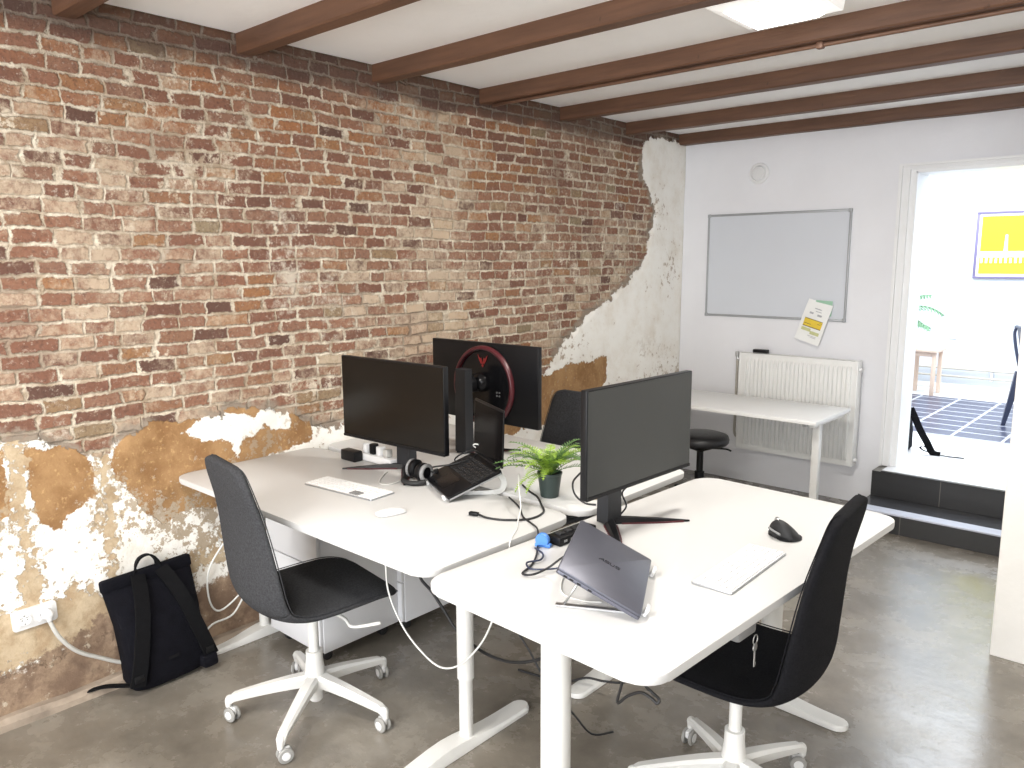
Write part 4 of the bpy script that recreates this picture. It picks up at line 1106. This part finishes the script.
# wall socket and the thick cord plugged in to it
sk = thing('wall_socket', 'double white wall socket low on the bare plaster wall', 'socket', (WX+.004, .807, .366)); sk.rotation_euler = (math.radians(1.5), 0, 0); sk.scale = (.85, .85, .85)
ry90 = Matrix.Rotation(PI/2, 3, 'Y')
mb = MB(); mb.prism(rrect(.084, .166, .010, 5), -.006, .016, (0, 0, 0), ry90, .003); mb.build('cover_plate', M['white_plastic'], sk, auto=AUTO)
for sy in (-.039, .039):
    MB().prism(rrect(.058, .058, .006, 4), .016, .0185, (0, sy, 0), ry90, .001).build('insert', M['white_plastic'], sk, auto=AUTO)
    MB().lathe([(.0235, .0), (.0235, .0205), (.0215, .0205), (.020, .019), (.0, .0188)], (0, sy, 0), 32, ry90, caps=False).build('socket_well', M['trimwhite'], sk, auto=AUTO)
mb = MB()
for q in (-.0095, .0095): mb.lathe([(.0, .0185), (.0028, .0185), (.0028, .0195), (.0, .0195)], (0, -.039+q, 0), 10, ry90, caps=False)
mb.b2((.0185, -.042, .015), (.0205, -.036, .020)); mb.b2((.0185, -.042, -.020), (.0205, -.036, -.015)); mb.b2((.0185, -.055, .008), (.0200, -.045, .0105)); mb.b2((.0185, -.034, .008), (.0200, -.023, .0105))
mb.build('pin_hole', M['grey_plastic'], sk)
px, py, pz = WX+.026, .842, .366
t = cord('extension_lead', 'thick grey power lead plugged into the wall socket, sagging behind the backpack', [(px+.012, py, pz), (px+.022, py+.003, pz-.03), (px+.03, py+.025, pz-.09), (px+.03, py+.075, pz-.16), (px+.03, py+.15, .15), (px+.035, py+.24, .095), (px+.04, py+.34, .075), (px+.03, py+.50, .07)], .0075, 'cord_grey')
MB().lathe([(.0185, 0), (.0185, .016), (.013, .026), (.009, .028)], (-.016+.004, 0, 0), 24, ry90).build('plug', M['white_plastic'], t, auto=AUTO)
MB().tube([(0.004, 0, 0), (.010, .001, -.022)], .0095, 10, smooth=False).build('strain_relief', M['white_plastic'], t, smooth=True)

cord('white_cable', 'thin white cable looping against the wall under the left desk', [(-2.955, 1.62, .55), (-2.96, 1.50, .44), (-2.965, 1.435, .34), (-2.96, 1.43, .22), (-2.955, 1.47, .165), (-2.94, 1.56, .22), (-2.94, 1.62, .29), (-2.95, 1.59, .22), (-2.945, 1.52, .135), (-2.93, 1.42, .13), (-2.92, 1.36, .09)], .004, 'cord_white')
cord('white_cable', 'thin white cable hanging in a deep loop between the desk ends', [(-2.03, 1.60, .735), (-2.017, 1.60, .62), (-2.008, 1.60, .488), (-1.939, 1.60, .383), (-1.849, 1.60, .323), (-1.753, 1.60, .298), (-1.66, 1.60, .339), (-1.57, 1.60, .437), (-1.519, 1.60, .529), (-1.50, 1.60, .60), (-1.48, 1.61, .735)], .0032, 'cord_white')
cord('black_cable', 'thick black cable sagging below the gap between the two front desks', [(-2.06, 1.75, .738), (-2.035, 1.75, .60), (-2.019, 1.75, .492), (-1.951, 1.75, .447), (-1.886, 1.75, .393), (-1.837, 1.75, .349), (-1.779, 1.75, .325), (-1.694, 1.75, .307), (-1.582, 1.75, .316), (-1.456, 1.75, .371), (-1.36, 1.75, .46), (-1.32, 1.75, .735)], .0052, 'cord_black')
cord('black_cable', 'thin black cable running slanted down behind the foreground desk leg', [(-1.76, 1.90, .738), (-1.755, 1.90, .55), (-1.74, 1.90, .43), (-1.684, 1.90, .336), (-1.625, 1.90, .276), (-1.58, 1.90, .222), (-1.52, 1.90, .165), (-1.46, 1.93, .10), (-1.42, 1.98, .02), (-1.38, 2.05, .0105)], .0035, 'cord_black')
cord('black_cable', 'black cable looped in a small bow hanging under the foreground desk corner', [(-.932, 1.42, .738), (-.932, 1.42, .645), (-.946, 1.42, .578), (-.917, 1.42, .606), (-.882, 1.42, .628), (-.853, 1.42, .624), (-.840, 1.42, .618), (-.838, 1.425, .627), (-.861, 1.43, .634), (-.874, 1.42, .657), (-.876, 1.42, .738)], .0035, 'cord_black')
cord('black_cable', 'black cable crossing over the white floor foot behind the foreground desk leg', [(-1.90, 2.15, .0055), (-1.80, 2.17, .0055), (-1.70, 2.19, .012), (-1.62, 2.22, .046), (-1.55, 2.24, .050), (-1.46, 2.26, .075), (-1.38, 2.28, .16), (-1.34, 2.30, .35), (-1.33, 2.30, .70)], .0045, 'cord_black')
ZT = T+.0038
cord('charging_cable', 'black charging cable with a plug end curling round the white laptop stand', [(-1.742, 1.772, T+.008), (-1.70, 1.775, ZT), (-1.64, 1.80, ZT), (-1.59, 1.86, ZT), (-1.60, 1.94, ZT), (-1.66, 2.0, ZT), (-1.73, 2.06, ZT), (-1.79, 2.09, ZT), (-1.85, 2.12, T+.010)], .0038, 'cord_black', ends=[('connector', (.034, .016, .012), 'black', (-1.757, 1.768, T+.0075), .25)])
cord('black_cable', 'black cable crossing from the left desk over the gap to the grey laptop', [(-1.80, 1.99, T+.0032), (-1.70, 1.93, T+.0032), (-1.62, 1.86, T+.0032), (-1.56, 1.83, T+.0036), (-1.50, 1.79, T+.008), (-1.44, 1.72, T+.0040), (-1.37, 1.63, T+.004), (-1.33, 1.56, T+.004), (-1.31, 1.50, T+.006), (-1.275, 1.50, T+.012), (-1.26, 1.545, T+.02), (-1.222, 1.56, T+.055), (-1.185, 1.55, T+.078)], .003, 'cord_black')
cord('charging_cable', 'thin dark blue cable twisted beside the blue plastic holder', [(-1.405, 1.665, T+.006), (-1.355, 1.64, T+.009), (-1.33, 1.60, T+.009), (-1.345, 1.56, T+.009), (-1.31, 1.535, T+.008), (-1.27, 1.56, T+.010), (-1.25, 1.60, T+.008)], .0028, 'navy')
cord('white_cable', 'thin white cable running straight down from the laptop stand across the desk gap', [(-1.78, 2.02, T+.085), (-1.70, 1.93, T+.070), (-1.64, 1.87, T+.03), (-1.60, 1.81, T+.004), (-1.56, 1.76, T+.0032), (-1.525, 1.70, T+.0032), (-1.505, 1.665, T-.01), (-1.500, 1.66, T-.06)], .0022, 'cord_white')
cord('white_cable', 'thin white cable curved on the foreground desk under the grey laptop', [(-1.30, 1.70, T+.0025), (-1.24, 1.61, T+.0025), (-1.20, 1.53, T+.0025), (-1.15, 1.475, T+.0025), (-1.09, 1.475, T+.0025), (-1.05, 1.50, T+.0025)], .0022, 'cord_white')
cord('black_cable', 'black cable bulging out from behind the right monitor beside the fern', [(-1.45, 2.03, T+.22), (-1.50, 2.06, T+.16), (-1.565, 2.09, T+.11), (-1.60, 2.10, T+.07), (-1.59, 2.10, T+.03), (-1.555, 2.11, T+.0045), (-1.515, 2.12, T+.0045)], .0035, 'cord_black')
cord('black_cable', 'black cable hanging beside the column of the right monitor', [(-1.37, 2.06, T+.16), (-1.36, 2.09, T+.12), (-1.385, 2.085, T+.08), (-1.365, 2.08, T+.04), (-1.385, 2.06, T+.0045)], .003, 'cord_black')
cord('black_cable', 'tangled black cables between the monitor column and the open laptop', [(-2.33, 1.97, T+.004), (-2.25, 1.93, T+.006), (-2.18, 1.96, T+.05), (-2.10, 2.0, T+.07), (-2.06, 2.08, T+.09), (-2.12, 2.13, T+.10), (-2.17, 2.08, T+.06), (-2.10, 2.11, T+.02), (-2.02, 2.14, T+.006)], .0032, 'cord_black')
cord('white_cable', 'thin white cable arching over the open laptop in front of the dark column', [(-2.05, 2.14, T+.005), (-2.07, 2.13, T+.09), (-2.085, 2.10, T+.128), (-2.055, 2.10, T+.135), (-2.03, 2.11, T+.11), (-2.03, 2.13, T+.05)], .0028, 'cord_white')
cord('white_cable', 'white cable lying in a small curl by the left monitor foot', [(-2.40, 1.93, T+.0025), (-2.36, 1.87, T+.0025), (-2.29, 1.80, T+.0025), (-2.25, 1.82, T+.0025), (-2.27, 1.90, T+.0025), (-2.35, 1.95, T+.0025)], .0022, 'cord_white')

# ------------------------------------------------------------------ backpack leaning on the wall
# frame: x away from the wall, y along the wall
bp_ = thing('backpack', 'black roll top canvas backpack leaning against the wall on the floor', 'backpack', (-2.905, 1.215, 0)); bp_.scale = (1, 1, .965); bp_.rotation_euler = (math.radians(2.5), math.radians(-7), 0)
mb = MB(); rings = []
for z, hw_, d0, d1, yo in ((.004, .120, -.050, .062, 0), (.012, .138, -.060, .074, 0), (.05, .150, -.066, .082, 0), (.15, .152, -.066, .082, .0), (.27, .155, -.058, .070, -.002), (.35, .160, -.045, .044, -.004), (.40, .166, -.036, .014, -.004), (.415, .168, -.034, -.004, -.004)):
    ring = []
    for i in range(28):
        a = 2*PI*i/28; c_, s_ = math.cos(a), math.sin(a)
        xx = (d0+d1)/2+(d1-d0)/2*math.copysign(abs(c_)**.55, c_); yy = yo+hw_*math.copysign(abs(s_)**.45, s_)
        nn = .006*mnoise.noise(Vector((xx*9, yy*9, z*11)))
        ring.append((xx+nn, yy+nn, z))
    rings.append(ring)
mb.loft(rings); mb.build('body', M['canvas'], bp_, smooth=True)
mb = MB(); mb.box((-.016, -.004, .432), (.036, .345, .050), .010); mb.build('roll_top', M['canvas'], bp_, auto=AUTO)
MB().tube([(-.006, -.050, .425), (-.002, -.046, .475), (0, -.025, .505), (0, .01, .507), (-.002, .035, .475), (-.006, .040, .425)], .008, 8, flat=(.024, .007, (0, 0, 1))).build('handle', M['webbing'], bp_, auto=AUTO)
for s_ in (-1, 1):
    st_ = MB().tube([(.002, s_*.045, .440), (.046, s_*.060, .385), (.084, s_*.082, .30), (.094, s_*.105, .20), (.096, s_*.128, .11), (.090, s_*.146, .045)], .01, 8, flat=(.052, .012, (1, 0, .2))).build('shoulder_strap', M['webbing'], bp_, auto=AUTO)
    MB().box((.098, s_*.138, .075), (.012, .034, .028), .004).build('buckle', M['black'], st_, auto=AUTO)
MB().tube([(.085, -.115, .055), (.065, -.150, .050), (.020, -.190, .054), (-.02, -.225, .056), (-.055, -.265, .050)], .01, 8, flat=(.028, .005, (0, 0, 1))).build('loose_strap', M['webbing'], bp_, auto=AUTO)
MB().b2((.060, .10, .006), (.115, .160, .060), .012).build('side_pocket', M['canvas'], bp_, auto=AUTO)
MB().b2((.095, -.02, .10), (.0965, .02, .112), .0005).build('tag', M['black'], bp_)

# ------------------------------------------------------------------ far room contents
po = thing('framed_poster', 'yellow framed poster with a pale tower and wall on the far room wall', 'poster', (-1.815, 8.9, 1.41))
PW, PH = 1.0, .645
f = MB(); f.b2((0, -.03, 0), (PW, 0, .022), .003); f.b2((0, -.03, PH-.022), (PW, 0, PH), .003); f.b2((0, -.03, .022), (.022, 0, PH-.022), .003); f.b2((PW-.022, -.03, .022), (PW, 0, PH-.022), .003)
f.build('frame', M['frame_navy'], po, auto=AUTO)
MB().b2((.022, -.018, .022), (PW-.022, -.004, PH-.022)).build('mount', M['paper'], po)
pr = MB().b2((.045, -.0195, .045), (PW-.045, -.0180, PH-.045)).build('print', M['yellow'], po)
g = MB(); g.b2((.045, -.0210, .205), (PW-.045, -.0195, .250)); g.loft([[(.245, -.021, .25), (.280, -.021, .25), (.280, -.0195, .25), (.245, -.0195, .25)], [(.252, -.021, .42), (.272, -.021, .42), (.272, -.0195, .42), (.252, -.0195, .42)]])
g.build('pale_tower', M['print_grey'], pr)
g = MB()
for k in range(22): g.b2((.055+k*.041, -.0215, .150), (.075+k*.041, -.0195, .195+(.01 if k % 3 else 0)))
g.b2((.045, -.0212, .252), (PW-.045, -.0196, .262))
g.build('white_arcade', M['print_grey'], pr)
MB().b2((.045, -.0208, .045), (PW-.045, -.0196, .135)).build('mustard_band', M['yellow_dk'], pr)

ft = thing('wooden_stool', 'pale wooden stool standing by the far wall left of the doorway view', 'stool', (-2.06, 8.36, SZ))
MB().box((-.01, .05, .440), (.30, .34, .030), .006).build('seat', M['pink_wood'], ft, auto=AUTO)
for sx in (-.11, .10):
    for sy in (-.07, .17): MB().box((sx, sy, .213), (.036, .030, .424), .004).build('leg', M['pink_wood'], ft, auto=AUTO)
MB().box((-.005, -.07, .40), (.17, .02, .04), .003).build('apron', M['pink_wood'], ft)

pi = thing('heating_pipes', 'pair of thin white heating pipes running low along the far room wall', 'pipes', (-4.5, 8.86, SZ))
MB().tube([(0, 0, .215), (6, 0, .215)], .011, 10, smooth=False).build('pipe', M['pipe_paint'], pi, smooth=True)
MB().tube([(0, 0, .135), (6, 0, .135)], .011, 10, smooth=False).build('pipe', M['pipe_paint'], pi, smooth=True)
mb = MB()
for x_ in (1.0, 2.0, 2.92, 4.0): mb.b2((x_, .0, .11), (x_+.02, .038, .24), .002)
mb.build('pipe_bracket', M['white_plastic'], pi)
tag(MB().b2((-5.4, 8.885, SZ), (2.4, 8.9, SZ+.055), .002).build('baseboard_far', M['white_metal'], auto=AUTO), kind='structure')
so_ = thing('wall_socket', 'small white wall socket above the pipes on the far room wall', 'socket', (-1.95, 8.9, .86))
MB().prism(rrect(.08, .12, .008, 4), 0, .010, (0, 0, 0), RX, .002).build('cover_plate', M['white_plastic'], so_, auto=AUTO)
MB().lathe([(.020, 0), (.020, .012), (.017, .012), (.0, .0115)], (0, 0, 0), 24, RX, caps=False).build('socket_well', M['cord_grey'], so_, auto=AUTO)

# palm: pot hidden behind the jamb, leaves reaching into view
pl_ = thing('potted_palm', 'palm whose green leaf tips reach past the doorway edge in the far room', 'plant', (-2.42, 8.12, SZ))
MB().lathe([(.12, 0), (.16, .28), (.17, .30), (.15, .30), (.14, .26)], n=28, caps=False).build('pot', M['pot'], pl_, auto=AUTO)
MB().lathe([(.0, .25), (.145, .26)], n=24, caps=False).build('soil', M['soil'], pl_)
MB().tube([(0, 0, .24), (.03, 0, .5), (.05, .02, .70)], [.022, .018, .014], 10).build('trunk', M['tan_wood'], pl_, smooth=True)
def palmleaf(az, L, up, dr):
    mb = MB(); n = 18; ca, sa = math.cos(az), math.sin(az); r = .05; z = .66; pts = []
    for k in range(n+1):
        t = k/n; an = up-(up+dr)*t; pts.append(Vector((r*ca, r*sa, z))); r += L/n*math.cos(an); z += L/n*math.sin(an)
    mb.tube(pts, .005, 5, smooth=False); side = Vector((-sa, ca, 0))
    for k in range(5, n):
        p = pts[k]; tn = (pts[k+1]-p).normalized(); ll = .17*(1.1-k/n)
        for s_ in (-1, 1):
            d = (side*s_*.8+tn*.7+Vector((0, 0, -.35))).normalized()
            e = p+d*ll+Vector((0, 0, -.03)); q = p+d*ll*.5
            vs = [mb.bm.verts.new(c) for c in (p-tn*.006, q-tn*.011, e, q+tn*.011, p+tn*.006)]
            mb.bm.faces.new(vs)
    mb.build('palm_leaf', M['palm'], pl_)
for az, L, up, dr in ((-.2, .66, 1.15, .75), (-.55, .62, .75, .8), (.1, .55, 1.4, .1), (-1.2, .6, 1.0, .7), (1.4, .55, 1.1, .5), (2.6, .6, .9, .6), (3.6, .6, 1.0, .7), (4.4, .55, 1.1, .6), (-.35, .50, .55, .5)):
    palmleaf(az, L, up, dr)

# navy metal chair at the right edge of the doorway view
nc = thing('metal_chair', 'dark navy metal chair partly hidden at the right edge of the doorway', 'chair', (-.86, 7.05, SZ), math.radians(20))
MB().box((.02, 0, .45), (.36, .36, .018), .008).build('seat', M['navy'], nc, auto=AUTO)
for sx, sy in ((-.17, -.17), (-.17, .17), (.19, -.15), (.19, .15)):
    ex = -.075 if sx < 0 else .05
    mb = MB(); mb.loft([[(sx+ex+a*.013, sy*1.2+b*.013, 0.001) for a, b in ((-1, -1), (1, -1), (1, 1), (-1, 1))], [(sx+a*.030, sy+b*.022, .445) for a, b in ((-1, -1), (1, -1), (1, 1), (-1, 1))]])
    mb.build('leg', M['navy'], nc)
for sy in (-.17, .17):
    MB().tube([(-.17, sy, .45), (-.21, sy, .62), (-.23, sy*.96, .74), (-.225, sy*.8, .79)], .012, 8).build('back_post', M['navy'], nc, smooth=True)
MB().tube([(-.225, -.15, .785), (-.235, -.10, .80), (-.238, .0, .803), (-.235, .10, .80), (-.225, .15, .785)], .013, 8).build('back_rail', M['navy'], nc, smooth=True)
MB().loft([[(-.172+a*.003, b*.05, .45) for a, b in ((-1, -1), (1, -1), (1, 1), (-1, 1))], [(-.236+a*.003, b*.06, .80) for a, b in ((-1, -1), (1, -1), (1, 1), (-1, 1))]]).build('back_slat', M['navy'], nc)

# dark bag with straps just past the jamb
bg = thing('shoulder_bag', 'dark bag with trailing straps just inside the doorway on the left', 'bag', (-1.535, 5.78, SZ))
mb = MB(); rings = []
for z, w2, d2 in ((.003, .05, .10), (.02, .062, .115), (.14, .06, .11), (.26, .045, .09), (.33, .02, .06)):
    rings.append([(w2*math.copysign(abs(math.cos(a))**.6, math.cos(a)), d2*math.copysign(abs(math.sin(a))**.6, math.sin(a)), z) for a in [2*PI*i/20 for i in range(20)]])
mb.loft(rings); mb.build('body', M['canvas'], bg, smooth=True)
MB().tube([(.06, -.05, .31), (.095, -.05, .24), (.13, -.04, .16), (.175, -.03, .08), (.215, -.04, .018), (.26, -.03, .006)], .01, 8, flat=(.045, .008, (0, 1, .2))).build('strap', M['webbing'], bg, auto=AUTO)
MB().tube([(.21, -.035, .016), (.165, -.06, .030), (.145, -.07, .050), (.165, -.06, .060), (.20, -.05, .03)], .01, 8, flat=(.018, .005, (0, .3, 1))).build('strap_loop', M['webbing'], bg, auto=AUTO)
MB().tube([(.22, -.04, .012), (.30, -.03, .006), (.40, -.01, .005)], .01, 8, flat=(.014, .004, (0, 0, 1))).build('strap_tail', M['webbing'], bg, auto=AUTO)

# ------------------------------------------------------------------ light
wld = bpy.data.worlds.new('sky'); S.world = wld; wld.use_nodes = True
bgn = wld.node_tree.nodes['Background']; bgn.inputs[0].default_value = (.86, .93, 1.0, 1); bgn.inputs[1].default_value = 1.3
def area(name, loc, rot, sx, sy, power, col):
    l = bpy.data.lights.new(name, 'AREA'); l.shape = 'RECTANGLE'; l.size = sx; l.size_y = sy; l.energy = power; l.color = col
    o = bpy.data.objects.new(name, l); COL.objects.link(o); o.location = loc; o.rotation_euler = rot; return o
# daylight falling through the street window behind the camera, and through the glazed roof of the far room
area('street_window_daylight', (-.45, -2.55, 1.45), (PI/2, 0, 0), 4.0, 1.75, 150, (.95, .97, 1.0))
area('skylight_daylight', (-1.6, 7.2, 3.08), (0, 0, 0), 4.0, 3.0, 210, (.88, .94, 1.0))
# the lamps' own light, the rearmost lamp being an unseen addition
for (x, y), e in (((-1.235, 2.715), 22), ((-1.5, .35), 22), ((-1.2, -1.5), 30)):
    area('lamp_light', (x, y, CEIL_Z-.083), (0, 0, 0), .30, .30, e, (1.0, .955, .885))

# ------------------------------------------------------------------ camera
cam = bpy.data.cameras.new('camera'); cam.lens = 781*36/1024; cam.sensor_width = 36; cam.clip_start = .05; cam.clip_end = 100
co = bpy.data.objects.new('camera', cam); COL.objects.link(co)
Rw = Matrix(((0.74498431, -0.10130636, 0.65934467), (0.66707157, 0.11865799, -0.73548338), (-0.00372737, 0.98775367, 0.15597693)))
# tidy to an exact rotation
e = Rw.to_quaternion().normalized().to_matrix()
co.matrix_world = Matrix.Translation((0, 0, 1.6)) @ e.to_4x4()
S.camera = co
S.view_settings.view_transform = 'Standard'; S.view_settings.look = 'None'; S.view_settings.gamma = 1.0
S.view_settings.use_curve_mapping = False; S.view_settings.exposure = 0.48
